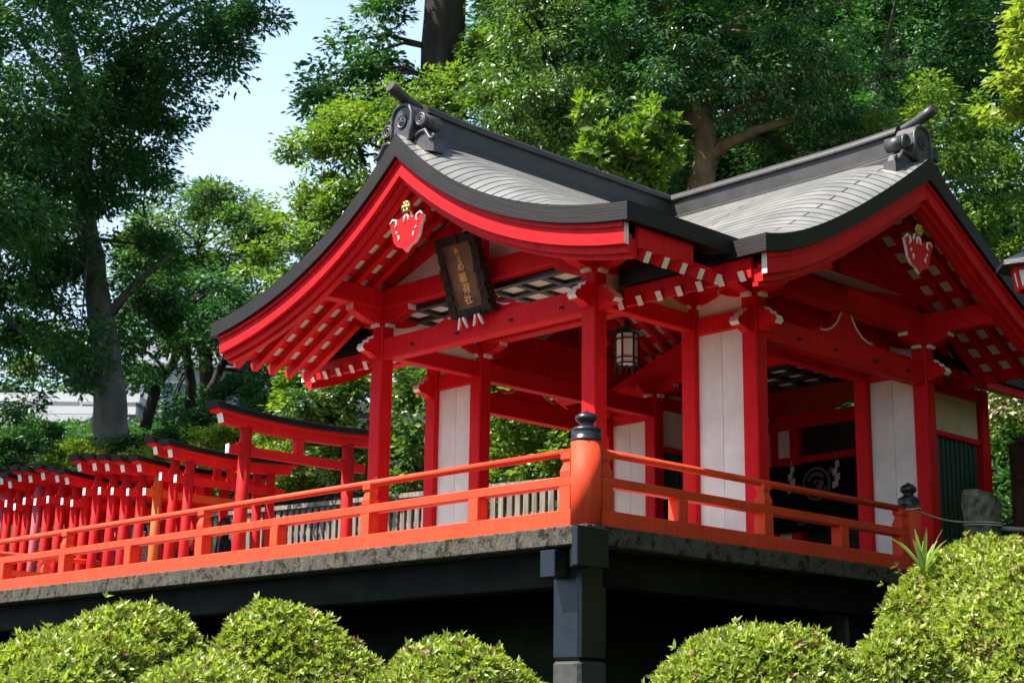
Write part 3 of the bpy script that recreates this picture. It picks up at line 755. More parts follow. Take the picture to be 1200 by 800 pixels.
panel((a4 - .02, v1 + e, .1), (a4 + .02, 1.72, 2.768)); panel((a4 - .02, 4.56, .1), (a4 + .02, v2 - e, 2.768))
panel((a4 - .01, 1.92, 2.342), (a4 + .02, 4.36, 2.768), 'dark_transom', 'black')
panel((a4 + .05, v1, .05), (a4 + .09, v2, 2.228), 'back_wall', 'black')
panel((a3 + .2, v1 + .2, .02), (a4 - .1, v2 - .2, .40), 'altar_floor', 'fencebrown')
m = MB()
for sg in (-1, 1):
    m.prism([(a3 - .6, vm, 3.62), (10.2, vm, 3.62), (10.2, vm + sg * 2.5, 2.72), (a3 - .6, vm + sg * 2.5, 2.72)], (0, 0, .10), 'red')
    m.prism([(a3 + .2, vm, 3.74), (10.25, vm, 3.74), (10.25, vm + sg * 2.55, 2.83), (a3 + .2, vm + sg * 2.55, 2.83)], (0, 0, .12), 'verge')
m.build('sanctuary_roof', pav)

# altar curtain with crest and paper strips
cur = MB(); n = 60; y0, y1 = 1.5, 4.88; vs = []
for i in range(n + 1):
    y = y0 + (y1 - y0) * i / n; x = a4 - .16 - .02 * math.sin(i * 1.3) - .012 * math.sin(i * .55)
    vs += [(x, y, 1.18), (x, y, 2.21 - .02 * abs(math.sin(i * .16)))]
cur.add(vs, [[2 * i, 2 * i + 2, 2 * i + 3, 2 * i + 1] for i in range(n)], 'curtain', None, True)
curtain = cur.build('altar_curtain', None, recalc=False)
tag(curtain, 'black cloth curtain with round pale crest hung before the altar', 'curtain')
for yc in (3.98, 2.30):
    c = MB(); X = a4 - .215
    def arc(r, a0_, a1_, rad, n=24): c.tube([(X, yc + r * math.cos(a0_ + (a1_ - a0_) * i / n), 1.86 + r * math.sin(a0_ + (a1_ - a0_) * i / n)) for i in range(n + 1)], rad, 'crest', 6)
    arc(.235, 0, 2 * math.pi, .022)
    arc(.15, .3, 2.5, .03); arc(.10, 2.6, 5.2, .028); arc(.17, 3.4, 5.9, .02); arc(.045, 0, 5, .018)
    c.build('crest_emblem', curtain)
c = MB()
for r_ in range(3):
    for q in range(5 - r_): c.box((a4 - .20, 4.36 - q * .055 - r_ * .02, 1.42 - r_ * .075), (a4 - .195, 4.395 - q * .055 - r_ * .02, 1.46 - r_ * .075), 'crest')
for q in range(2): c.box((a4 - .20, 3.70 - q * .09, 2.0), (a4 - .195, 3.76 - q * .09, 2.09), 'crest')
c.build('printed_marks', curtain)
for k, yc in enumerate((4.43, 3.62)):
    m = MB(); z = 2.20; off = 0
    m.tube([(a4 - .225, yc, 2.26), (a4 - .225, yc, 2.14)], .006, 'rope', 6)
    for j in range(4):
        w = .07 + .012 * j; o2 = (.02 if j % 2 else -.02)
        m.prism([(a4 - .23, yc + o2 - w / 2, z - .02), (a4 - .23, yc + o2 + w / 2, z - .06), (a4 - .23, yc + o2 + w / 2, z - .16), (a4 - .23, yc + o2 - w / 2, z - .12)], (.004, 0, 0), 'paper'); z -= .095
    tag(m.build('paper_streamer', None), ['white zigzag paper streamer left of the pale curtain crest', 'white zigzag paper streamer right of the pale curtain crest'][k], 'paper streamer', 'paper streamers before the altar')

# ------------------------------------------------------------------ plaque
def plaque():
    top = Vector((1.08, 3.10, 3.70)); bot = Vector((1.40, 3.10, 2.80)); up = (top - bot).normalized(); H = (top - bot).length
    side = Vector((0, -1, 0)); out = side.cross(up).normalized()
    if out.x > 0: out = -out
    root = empty('name_plaque', bot); tag(root, 'dark carved wooden name plaque with gold characters hung under the gable', 'plaque')
    P = lambda a, b, c=0.0: bot + side * a + up * b + out * c
    rng = random.Random(4); W2 = .345; N = 26; pts = []
    edge = []
    for i in range(N): edge.append((-W2 + 2 * W2 * i / N, 0, 0, -1))
    for i in range(N): edge.append((W2, H * i / N, 1, 0))
    for i in range(N): edge.append((W2 - 2 * W2 * i / N, H, 0, 1))
    for i in range(N): edge.append((-W2, H - H * i / N, -1, 0))
    pl = [P(a + nx * rng.uniform(-.018, .014), b + ny * rng.uniform(-.018, .014), -.05) for a, b, nx, ny in edge]
    fr = MB().prism(pl, out * .06, 'plaqueframe')
    # rough raised frame bars
    for (A, B, C, D) in ((-W2 + .01, -W2 + .125, .03, H - .03), (W2 - .125, W2 - .01, .03, H - .03)):
        for j in range(14):
            b0 = C + (D - C) * j / 14; b1 = C + (D - C) * (j + 1) / 14; h = rng.uniform(.03, .055); jx = rng.uniform(-.012, .012)
            fr.prism([P(A + jx, b0, .008), P(B + jx, b0, .008), P(B + jx, b1, .008), P(A + jx, b1, .008)], out * h, 'plaqueframe')
    for (C, D) in ((.0, .10), (H - .10, H)):
        for j in range(8):
            x0 = -W2 + .13 + (2 * W2 - .26) * j / 8; x1 = -W2 + .13 + (2 * W2 - .26) * (j + 1) / 8; h = rng.uniform(.03, .05)
            fr.prism([P(x0, C, .008), P(x1, C, .008), P(x1, D, .008), P(x0, D, .008)], out * h, 'plaqueframe')
    fr.build('frame', root, recalc=True)
    bd = MB().prism([P(-.205, .115, .012), P(.205, .115, .012), P(.205, H - .115, .012), P(-.205, H - .115, .012)], out * .012, 'plaque').build('board', root)
    rm = MB()
    for (p, q) in (((-.212, .11), (-.212, H - .11)), ((.212, .11), (.212, H - .11)), ((-.212, .11), (.212, .11)), ((-.212, H - .11), (.212, H - .11))):
        rm.beam(P(*p, .028), P(*q, .028), .014, .02, 'barkbrown', up=out)
    rm.build('board_rim', root)
    chars = 'をとめ稲荷社'; zs = [.735, .66, .565, .435, .305, .18]; sz = [.10, .085, .108, .118, .118, .115]; dx = [-.01, .008, .0, -.005, .008, .004]
    for c, z, s, x in zip(chars, zs, sz, dx):
        cu = bpy.data.curves.new('gold_character', 'FONT'); cu.body = c; cu.size = s * 1.05; cu.align_x = 'CENTER'; cu.extrude = .004; cu.offset = .0025; cu.materials.append(M['goldtext'])
        tmp = bpy.data.objects.new('gold_character_curve', cu); COL.objects.link(tmp); dg = bpy.context.evaluated_depsgraph_get()
        me = bpy.data.meshes.new_from_object(tmp.evaluated_get(dg)); bpy.data.objects.remove(tmp)
        o = bpy.data.objects.new('gold_character', me); COL.objects.link(o)
        Mx = Matrix((side, up, out)).transposed().to_4x4() @ Matrix.Shear('XY', 3, (.0, .0)) if False else Matrix((side, up, out)).transposed().to_4x4()
        o.parent = root; Mx.translation = P(x, z - .02, .03) - bot; o.matrix_local = Mx @ Matrix.Rotation(R(random.Random(ord(c)).uniform(-5, 5)), 4, 'Z')
    # red painted claw shaped foot brackets
    for a in (-.16, .10):
        m = MB()
        for d2 in (-.07, 0, .07):
            m.prism([P(a + d2 * .3 - .02, .02, .03), P(a + d2 * .3 + .02, .02, .03), P(a + d2 * 1.1 + .006, -.11, .05), P(a + d2 * 1.1 - .006, -.11, .05)], out * .03, 'whitepaint' if d2 else 'red')
        m.build('claw_bracket', root)
    MB().tube([P(0, H * .9, -.05), (a0 - .05, 3.10, 3.62)], .012, 'iron', 8).build('hanger', root)
plaque()

# ------------------------------------------------------------------ hanging lantern
def lantern(c, label):
    root = empty('hanging_lantern', c); tag(root, label, 'lantern'); c = Vector(c)
    b = MB()
    hexp = lambda r, z: [c + Vector((r * math.cos(i * math.pi / 3 + .3), r * math.sin(i * math.pi / 3 + .3), z)) for i in range(6)]
    pn = MB(); pn.prism(hexp(.128, .06), (0, 0, .36), 'whitepaint'); pn.build('paper_pane', root)
    for i in range(6):
        p0, p1 = hexp(.136, .02)[i], hexp(.136, .43)[i]; b.beam(p0, p1, .018, .018, 'iron')
        for z in (.05, .12, .35, .42): b.beam(hexp(.136, z)[i], hexp(.136, z)[(i + 1) % 6], .014, .016, 'iron')
        b.beam(hexp(.145, .02)[i], hexp(.155, -.035)[i], .02, .02, 'iron')
    b.build('frame', root)
    b2 = MB(); r0, r1 = hexp(.235, .425), hexp(.10, .50); r2 = hexp(.03, .53)
    b2.add(r0 + r1 + r2, [[i, (i + 1) % 6, 6 + (i + 1) % 6, 6 + i] for i in range(6)] + [[6 + i, 6 + (i + 1) % 6, 12 + (i + 1) % 6, 12 + i] for i in range(6)] + [[12 + i for i in range(6)]], 'iron')
    b2.lathe(c + Vector((0, 0, .53)), [(.03, 0), (.045, .02), (.03, .05), (.01, .06)], 'iron', 12)
    b2.build('roof', root, recalc=True)
    MB().tube([c + Vector((0, 0, .57)), c + Vector((0, 0, .74))], .012, 'iron', 8).build('hanging_rod', root)
    MB().tube([c + Vector((0, 0, .05)), c + Vector((0, 0, -.05))], .006, 'iron', 6).build('tassel_rod', root)
lantern((3.34, 2.50, 2.42), 'black hexagonal iron lantern with pale panes hanging in the porch')

# ------------------------------------------------------------------ torii tunnel
def make_torii(idx, mk='torii'):
    """torii of unit width (post spacing 1.5 m, height 2.6 m) across local x"""
    root = empty('torii_gate', (0, 0, 0)); sp, H = .75, 2.6
    for sg in (-1, 1):
        p = MB().tube([(sg * (sp + .05), 0, 0), (sg * (sp + .02), 0, 1.2), (sg * sp, 0, H - .185)], [.080, .075, .070], mk, 18).build('post', root)
        MB().tube([(sg * (sp + .052), 0, -.05), (sg * (sp + .046), 0, .28)], .092, 'capblack', 18).build('base_sleeve', p)
    def sag(x): return .075 * (abs(x) / 1.25) ** 2.2
    def bar(L, z0, z1, w, k, ends, slant=.03):
        m = MB(); n = 14; vs = []
        for i in range(n + 1):
            x = -L + 2 * L * i / n; s = sag(x)
            x2 = x * (1 + slant / L)
            vs += [(x, -w, z0 + s), (x, w, z0 + s), (x2, w, z1 + s), (x2, -w, z1 + s)]
        m.add(vs, [[4 * i + a, 4 * i + (a + 1) % 4, 4 * i + 4 + (a + 1) % 4, 4 * i + 4 + a] for i in range(n) for a in range(4)], k)
        m.add(vs[:4], [[3, 2, 1, 0]], ends); m.add(vs[-4:], [[0, 1, 2, 3]], ends)
        return m
    bar(1.10, H - .222, H - .112, .055, mk, 'whitepaint').build('lintel', root)
    bar(1.18, H - .113, H - .078, .10, mk, mk).build('upper_lintel', root)
    bar(1.22, H - .076, H + .005, .125, 'capblack', 'capblack', .04).build('black_cap', root, bevel=.01)
    MB().box((-1.0, -.035, H - .52), (1.0, .035, H - .41), mk, {'-x', '+x'}).build('tie_beam', root)
    MB().box((-.055, -.04, H - .408), (.055, .04, H - .224), mk).build('centre_strut', root)
    for sg in (-1, 1):
        for d in (-1, 1): MB().box((sg * sp + d * .072, -.02, H - .407), (sg * sp + d * .11, .02, H - .37), mk, {'+z'}).build('wedge', root)
    return root
protos = {}
TG = 'vermilion torii gates in a row'
big = make_torii(0)
big.location = (3.72, 9.5, -.42); big.scale = (1.27, 1.27, 1.205); big.rotation_euler = (0, 0, 0)
tag(big, 'largest vermilion torii, first of the row, nearest the hall', 'torii')
small = make_torii(1); small.hide_render = False
sm_or = None
tor = [(10.25, 3.05, 2.27, 'torii'), (10.62, 3.05, 2.36, 'torii'), (11.0, 3.0, 2.12, 'torii_orange'), (11.4, 2.98, 2.16, 'torii'), (11.8, 2.95, 2.22, 'torii'), (12.2, 2.95, 2.27, 'torii'), (12.62, 2.92, 2.30, 'torii'),
       (12.95, 2.92, 2.12, 'torii'), (13.26, 2.92, 2.19, 'torii'), (13.74, 2.92, 2.28, 'torii'), (14.16, 2.92, 2.28, 'torii'), (14.48, 2.90, 2.33, 'torii_pink'), (14.8, 2.90, 2.25, 'torii'), (15.1, 2.90, 2.35, 'torii'),
       (15.5, 2.92, 2.40, 'torii'), (15.85, 2.95, 2.32, 'torii_pink'), (16.2, 2.95, 2.36, 'torii'), (16.6, 3.0, 2.38, 'torii'), (17.0, 3.0, 2.42, 'torii'), (17.5, 3.0, 2.4, 'torii')]
torp = {'torii': small, 'torii_orange': make_torii(2, 'torii_orange'), 'torii_pink': make_torii(3, 'torii_pink')}
# the faded ones keep red beams: only their posts are repainted
for kk in ('torii_orange', 'torii_pink'):
    for ch in torp[kk].children:
        if not ch.name.startswith('post') and not (kk == 'torii_orange' and ch.name.startswith('tie_beam')):
            for i_, m_ in enumerate(ch.data.materials):
                if m_ == M[kk]: ch.data.materials[i_] = M['torii']
used = set()
TL = ['small torii standing directly behind the big first torii', 'small torii, second behind the big first torii', 'small torii with faded orange posts and tie beam, third behind the big one'] + \
     ['small torii, %s after the orange posted one' % w for w in ('first', 'second', 'third', 'fourth', 'fifth', 'sixth', 'seventh', 'eighth')] + \
     ['small torii with faded pink posts, nearer of the two pink ones', 'small torii, first beyond the nearer pink posted one', 'small torii, second beyond the nearer pink posted one', 'small torii just before the farther pink posted one',
      'small torii with faded pink posts, farther of the two pink ones', 'small torii just beyond the farther pink posted one', 'small torii, third last of the row at the far left', 'small torii, second last of the row at the far left', 'small torii, last of the row at the far left']
for i, (y, x, zt, k) in enumerate(tor):
    o = torp[k] if k not in used else copy_tree(torp[k]); used.add(k)
    h = (zt - .06 + .42) / 2.6
    o.location = (x, y, -.42); o.scale = (.98, 1, h); o.rotation_euler = (0, 0, R(random.Random(i).uniform(-1.5, 1.5)))
    tag(o, TL[i], 'torii', TG)
big['group'] = TG

# ------------------------------------------------------------------ people among the torii
def person(x, y, z, h, top, label, rz, cap=None, bend=0):
    root = empty('person', (x, y, z)); tag(root, label, 'person')
    J = [((0, 0, .93), .13), ((0, .0, 1.12), .125), ((0, -.01, 1.32), .15), ((0, -.01, 1.43), .075), ((0, -.02, 1.50), .055), ((0, -.03, 1.60), .085), ((0, -.02, 1.70), .075)]
    E = [(0, 1), (1, 2), (2, 3), (3, 4), (4, 5), (5, 6)]
    for sg in (-1, 1):
        b = len(J)
        J += [((sg * .10, 0, .86), .10), ((sg * .11, -.02, .48), .065), ((sg * .11, .02, .08), .045), ((sg * .11, -.12, .03), .04)]
        E += [(0, b), (b, b + 1), (b + 1, b + 2), (b + 2, b + 3)]
        b2 = len(J)
        J += [((sg * .19, -.01, 1.38), .065), ((sg * .24, .0, 1.12), .047), ((sg * .20, -.20, 1.05 + bend), .038), ((sg * .16, -.28, 1.08 + bend), .035)]
        E += [(2, b2), (b2, b2 + 1), (b2 + 1, b2 + 2), (b2 + 2, b2 + 3)]
    me = bpy.data.meshes.new('body'); me.from_pydata([j[0] for j in J], E, [])
    me.materials.append(M[top])
    o = bpy.data.objects.new('body', me); COL.objects.link(o); o.parent = root
    sk_ = o.modifiers.new('skin', 'SKIN'); o.modifiers.new('sub', 'SUBSURF').render_levels = 2
    sv = me.skin_vertices[0].data if me.skin_vertices else None
    if sv is None:
        bm = bmesh.new(); bm.from_mesh(me); bm.verts.layers.skin.verify(); bm.to_mesh(me); bm.free(); sv = me.skin_vertices[0].data
    for i, j in enumerate(J): sv[i].radius = (j[1], j[1])
    sv[0].use_root = True
    hd = MB().lathe((0, -.035, 1.50), [(.045, 0), (.06, .02), (.078, .07), (.085, .13), (.075, .20), (.045, .235), (.003, .245)], 'skin', 16)
    hd.lathe((0, -.118, 1.60), [(.018, -.02), (.014, .01), (.003, .03)], 'skin', 8)
    for sg in (-1, 1): hd.lathe((sg * .085, -.03, 1.59), [(.012, -.03), (.02, 0), (.012, .03)], 'skin', 8)
    def child(m, nm):
        c = m.build(nm, None); c.parent = root; return c
    child(hd, 'face')
    child(MB().lathe((0, -.015, 1.57), [(.094, 0), (.1, .06), (.096, .12), (.07, .17), (.03, .19), (.003, .195)], 'hair', 16), 'hair')
    if cap:
        cm = MB().lathe((0, -.025, 1.645), [(.103, 0), (.104, .03), (.09, .08), (.05, .115), (.003, .125)], cap, 16)
        cm.prism([(-.08, -.10, 1.65), (.08, -.10, 1.65), (.06, -.20, 1.64), (-.06, -.20, 1.64)], (0, 0, .015), 'whitepaint'); child(cm, 'cap')
    root.scale = (h / 1.76,) * 3; root.rotation_euler = (0, 0, rz)
    return root
def ground_at(px, py, y):
    d = at(px, py, 1) - CP; t = (y - CP.y) / d.y; return CP + d * t
g = ground_at(263, 606, 10.9); person(g.x, g.y, -.42, g.z + .42, 'cloth_black', 'person in black clothes with black hair beside the first torii', R(70))
g = ground_at(219, 622, 11.6); person(g.x, g.y, -.42, g.z + .42, 'cloth_navy', 'person in a navy top among the torii, hands raised in front', R(20), None, .12)
g = ground_at(166, 616, 12.4); person(g.x, g.y, -.42, g.z + .42, 'cloth_grey', 'person wearing a navy cap with white brim among the torii', R(-30), 'cloth_navy')

# ------------------------------------------------------------------ fences
def fence(pts, h, label, k, step, bw, post_every):
    p0 = Vector(pts[0]); root = empty('timber_fence', p0); tag(root, label, 'fence')
    a, b = Vector(pts[0]), Vector(pts[1]); L = (b - a).length; d = (b - a) / L; rng = random.Random(7)
    bo = MB(); x = 0; nrm = Vector((-d.y, d.x, 0))
    while x < L:
        p = a + d * x; w = bw * rng.uniform(.9, 1.08); hh = h + rng.uniform(-.015, .015)
        bo.beam(p + Vector((0, 0, -.05)) + nrm * .0, p + Vector((0, 0, hh)) + nrm * rng.uniform(-.01, .01), .035, w, k, up=d)
        x += step
    bo.build('board_row', root)
    MB().beam(a + Vector((0, 0, h + .03)), b + Vector((0, 0, h + .03)), .16, .08, k).build('cap_rail', root)
    MB().beam(a + Vector((0, 0, h * .35)) - nrm * .05, b + Vector((0, 0, h * .35)) - nrm * .05, .05, .09, k).build('cross_rail', root)
    MB().beam(a + Vector((0, 0, h * .8)) - nrm * .05, b + Vector((0, 0, h * .8)) - nrm * .05, .05, .09, k).build('cross_rail', root)
    x = .3
    while x < L:
        p = a + d * x - nrm * .1; MB().box((p.x - .06, p.y - .06, p.z - .1), (p.x + .06, p.y + .06, p.z + h), k).build('fence_post', root); x += post_every
fence([(7.35, 6.0, -.35), (7.35, 21.0, .10)], 2.33, 'long weathered grey timber fence behind the hall and torii', 'fence', .19, .115, 2.4)
fence([(9.9, 1.05, -.2), (9.9, -6.0, -.2)], 2.42, 'dark brown timber fence right of the hall behind the stone post', 'fencebrown', .42, .33, 1.8)

# ------------------------------------------------------------------ stone post, rope, pipe, lamp at the right
def stone_post():
    c = Vector((6.88, -.06, 0)); m = MB(); rng = random.Random(2); n = 20; vs = []
    prof = [(-.4, .20), (.1, .20), (.4, .19), (.60, .188), (.64, .192), (.70, .19), (.80, .205), (.92, .212), (.99, .212), (1.03, .205), (1.045, .18), (1.05, .10)]
    fs = []
    for z, r in prof:
        for j in range(n):
            a = 2 * math.pi * j / n; sq = 1 / max(abs(math.cos(a)), abs(math.sin(a))) ** .55; q = r * sq * (1 + rng.uniform(-.06, .06))
            vs.append((c.x + q * math.cos(a), c.y + q * math.sin(a), z + rng.uniform(-.012, .012) - .06 * math.cos(a + .4) * (z > .95)))
    for i in range(len(prof) - 1):
        for j in range(n): fs.append([i * n + j, i * n + (j + 1) % n, (i + 1) * n + (j + 1) % n, (i + 1) * n + j])
    fs.append([(len(prof) - 1) * n + j for j in range(n)])
    m.add(vs, fs, 'stone')
    o = m.build('stone_post', None); tag(o, 'stubby mossy stone post bound with a rope beside the right newel', 'stone post')
    rp = MB(); 
    for z in (.67, .70): rp.tube([(c.x + .222 * math.cos(a), c.y + .222 * math.sin(a), z + .012 * math.sin(a)) for a in [2 * math.pi * i / 24 for i in range(25)]], .011, 'rope', 6)
    rp.build('rope_binding', o)
stone_post()
m = MB(); P0 = Vector((UEND + .10, -.02, .72)); P1 = Vector((6.70, -.10, .70))
m.tube([P0 + (P1 - P0) * t - Vector((0, 0, .05 * math.sin(math.pi * t))) for t in [i / 14 for i in range(15)]], .011, 'rope', 8)
m.tube([(UEND + .128 * math.cos(a), .128 * math.sin(a), .71 + .01 * math.sin(3 * a)) for a in [2 * math.pi * i / 20 for i in range(21)]], .011, 'rope', 6)
tag(m.build('rope', None), 'thin pale rope tied from the right newel to the stone post', 'rope')
m = MB().tube([(7.08, -.12, .66), (9.6, -1.2, .72)], .028, 'pipe', 10)
m.tube([(9.4, -1.12, .72), (9.4, -1.12, -.2)], .028, 'pipe', 10)
tag(m.build('handrail_pipe', None), 'dull metal handrail pipe running right from the stone post', 'handrail')

def street_lamp():
    c = at(1207, 330, 14.6); zc = c.z
    root = empty('lamp_post', (c.x, c.y, -.3)); tag(root, 'red framed lamp with dark hexagonal roof at the right edge', 'lamp')
    n = 6; ph = R(43)
    hx = lambda r, z: [(c.x + r * math.cos(ph + i * math.pi / 3), c.y + r * math.sin(ph + i * math.pi / 3), z) for i in range(6)]
    g = MB(); g.add(hx(.11, zc - .07) + hx(.145, zc + .09), [[i, (i + 1) % 6, 6 + (i + 1) % 6, 6 + i] for i in range(6)], 'whitepaint'); g.build('shade_panel', root)
    f = MB()
    for i in range(6):
        f.beam(hx(.115, zc - .075)[i], hx(.15, zc + .10)[i], .025, .025, 'torii')
        for r, z in ((.115, zc - .075), (.15, zc + .10)): f.beam(hx(r, z)[i], hx(r, z)[(i + 1) % 6], .03, .03, 'torii')
    f.build('frame', root)
    r = MB(); r.add(hx(.30, zc + .115) + hx(.29, zc + .16) + hx(.06, zc + .27), [[i, (i + 1) % 6, 6 + (i + 1) % 6, 6 + i] for i in range(12)][:6] + [[6 + i, 6 + (i + 1) % 6, 12 + (i + 1) % 6, 12 + i] for i in range(6)] + [[12 + i for i in range(6)], [i for i in range(6)][::-1]], 'finial')
    r.lathe((c.x, c.y, zc + .27), [(.05, 0), (.06, .03), (.03, .07), (.003, .09)], 'finial', 10); r.build('lamp_roof', root)
    MB().tube([(c.x, c.y, -.4), (c.x, c.y, zc - .08)], .045, 'torii', 12).build('pole', root)
street_lamp()

# ------------------------------------------------------------------ houses far behind
def house(name, c, w, d, h, rot, k, label, roof=None, wins=(), band=None):
    root = empty(name, c); root.rotation_euler = (0, 0, rot); tag(root, label, 'house')
    def part(m, nm, par=None):
        V = m.build(nm, None, org=(0, 0, 0)); V.parent = par or root; return V
    w_ = part(MB().box((-w / 2, 0, -4), (w / 2, d, h), k), 'wall')
    if roof == 'gable':
        part(MB().prism([(-w / 2 - .3, -.4, h), (w / 2 + .3, -.4, h), (w / 2 + .3, d / 2, h + 1.6), (-w / 2 - .3, d / 2, h + 1.6)], (0, 0, .15), 'roofgrey').prism([(-w / 2 - .3, d + .4, h), (w / 2 + .3, d + .4, h), (w / 2 + .3, d / 2, h + 1.6), (-w / 2 - .3, d / 2, h + 1.6)], (0, 0, .15), 'roofgrey'), 'roof')
    else: part(MB().box((-w / 2 - .2, -.2, h), (w / 2 + .2, d + .2, h + .3), 'housewhite'), 'roof')
    for (x, z, ww, hh) in wins:
        f = part(MB().box((x - ww / 2 - .1, -.08, z - .1), (x + ww / 2 + .1, .0, z + hh + .1), 'housewhite'), 'window')
        part(MB().box((x - ww / 2, -.1, z), (x - .03, -.081, z + hh), 'glass').box((x + .03, -.1, z), (x + ww / 2, -.081, z + hh), 'glass'), 'pane', f)
    for (z0, z1, out, kk) in band or ():
        part(MB().box((-w / 2 - .1, -out, z0), (w / 2 + .1, -.002, z1), kk), 'balcony')
rot = R(-45)
c = at(75, 520, 62); house('white_house', (c.x, c.y, c.z - .9), 5.2, 6, 2.5, rot, 'housegrey', 'white house with balcony bands behind the big left tree', None, [(-1.3, 1.2, .9, 1.2), (1.2, 1.2, 1.2, 1.2)], [(.0, .55, .5, 'housewhite'), (2.0, 2.3, .3, 'housewhite')])
c = at(8, 535, 55); house('grey_roofed_house', (c.x, c.y, c.z - .8), 3.6, 5, 1.0, rot, 'housewhite', 'small house with a grey pitched roof at the far left edge', 'gable', [(-.4, .1, .7, .7)])
c = at(278, 462, 70); house('brick_apartment_house', (c.x, c.y, c.z - .5), 7.2, 6, 2.6, rot, 'housepink', 'pinkish brown house with small white window behind thin trees', 'gable', [(-.9, .9, .8, .9), (1.6, .9, .8, .9)], [(2.0, 2.2, .1, 'housewhite')])
c = at(195, 500, 64); house('pale_house', (c.x, c.y, c.z - .3), 4.6, 6, 2.6, rot, 'housegrey', 'pale grey house half hidden between the thin tree trunks', 'gable', [(.3, .9, 1.0, 1.1)])

# ------------------------------------------------------------------ foliage
def leaf_object(name, C, Dv, Up, S, mat_keys, parent=None, wid=.42, mi=None, fold=.25):
    """C centres, Dv unit leaf directions, Up leaf normals, S lengths -> one mesh of folded leaf blades"""
    n = len(C); Sd = np.cross(Dv, Up); Sd /= np.linalg.norm(Sd, axis=1, keepdims=True) + 1e-9
    Nn = np.cross(Sd, Dv); S_ = S[:, None]
    v = np.empty((n, 4, 3)); v[:, 0] = C - Dv * S_ * .5; v[:, 2] = C + Dv * S_ * .5
    v[:, 1] = C + Sd * S_ * wid * .5 + Nn * S_ * fold * .3 - Dv * S_ * .03; v[:, 3] = C - Sd * S_ * wid * .5 + Nn * S_ * fold * .3 - Dv * S_ * .03
    org = np.array([C[:, 0].mean(), C[:, 1].mean(), C[:, 2].min()])
    v = (v - org).reshape(-1, 3)
    me = bpy.data.meshes.new(name); me.vertices.add(4 * n); me.vertices.foreach_set('co', v.astype(np.float32).ravel())
    idx = np.arange(4 * n).reshape(n, 4)
    f = np.empty((n, 2, 3), int); f[:, 0] = idx[:, [0, 1, 2]]; f[:, 1] = idx[:, [0, 2, 3]]
    me.loops.add(6 * n); me.loops.foreach_set('vertex_index', f.ravel().astype(np.int32))
    me.polygons.add(2 * n); me.polygons.foreach_set('loop_start', np.arange(0, 6 * n, 3, dtype=np.int32))
    for k in mat_keys: me.materials.append(M[k])
    if mi is not None: me.polygons.foreach_set('material_index', np.repeat(mi, 2).astype(np.int32))
    me.update(calc_edges=True); me.validate()
    o = bpy.data.objects.new(name, me); COL.objects.link(o); place(o, parent, org); return o

def unit(a): return a / (np.linalg.norm(a, axis=-1, keepdims=True) + 1e-9)

def spray_leaves(rng, centers, rad, n_per, leaf, outward=None, droop=.35, flat=.6):
    """leaves grouped into sprays: each spray is a small twig fan"""
    K = len(centers); C = np.repeat(centers, n_per, 0); N = len(C)
    d = unit(rng.normal(size=(N, 3))); r = rng.random(N) ** .45
    rr = np.repeat(rad, n_per) if np.ndim(rad) else np.full(N, rad)
    P = d * (r * rr)[:, None]; P[:, 2] *= flat
    C = C + P
    o = d.copy()
    if outward is not None: o = o + np.repeat(outward, n_per, 0) * .8
    o = o + rng.normal(size=(N, 3)) * .45; o[:, 2] = o[:, 2] * .5 - droop
    Dv = unit(o)
    Up = np.array([0, 0, .8]) + rng.normal(size=(N, 3)) * .5
    if outward is not None: Up = Up + np.repeat(outward, n_per, 0) * .7
    Up = unit(Up)
    S = leaf * rng.uniform(.65, 1.25, N)
    return C, Dv, Up, S

def shell_clusters(rng, c, ax, k, shell=.55):
    """k cluster centres in the ellipsoid c with axes matrix ax (rows scaled), most near its skin"""
    d = unit(rng.normal(size=(k, 3))); r = shell + (1 - shell) * rng.random(k) ** .7
    inner = rng.random(k) < .18; r[inner] *= rng.random(inner.sum()) ** .5
    return np.array(c) + (d * r[:, None]) @ ax, unit(d @ ax)

VIEWAX = np.array([list(CR), list(CU), list(CF)])

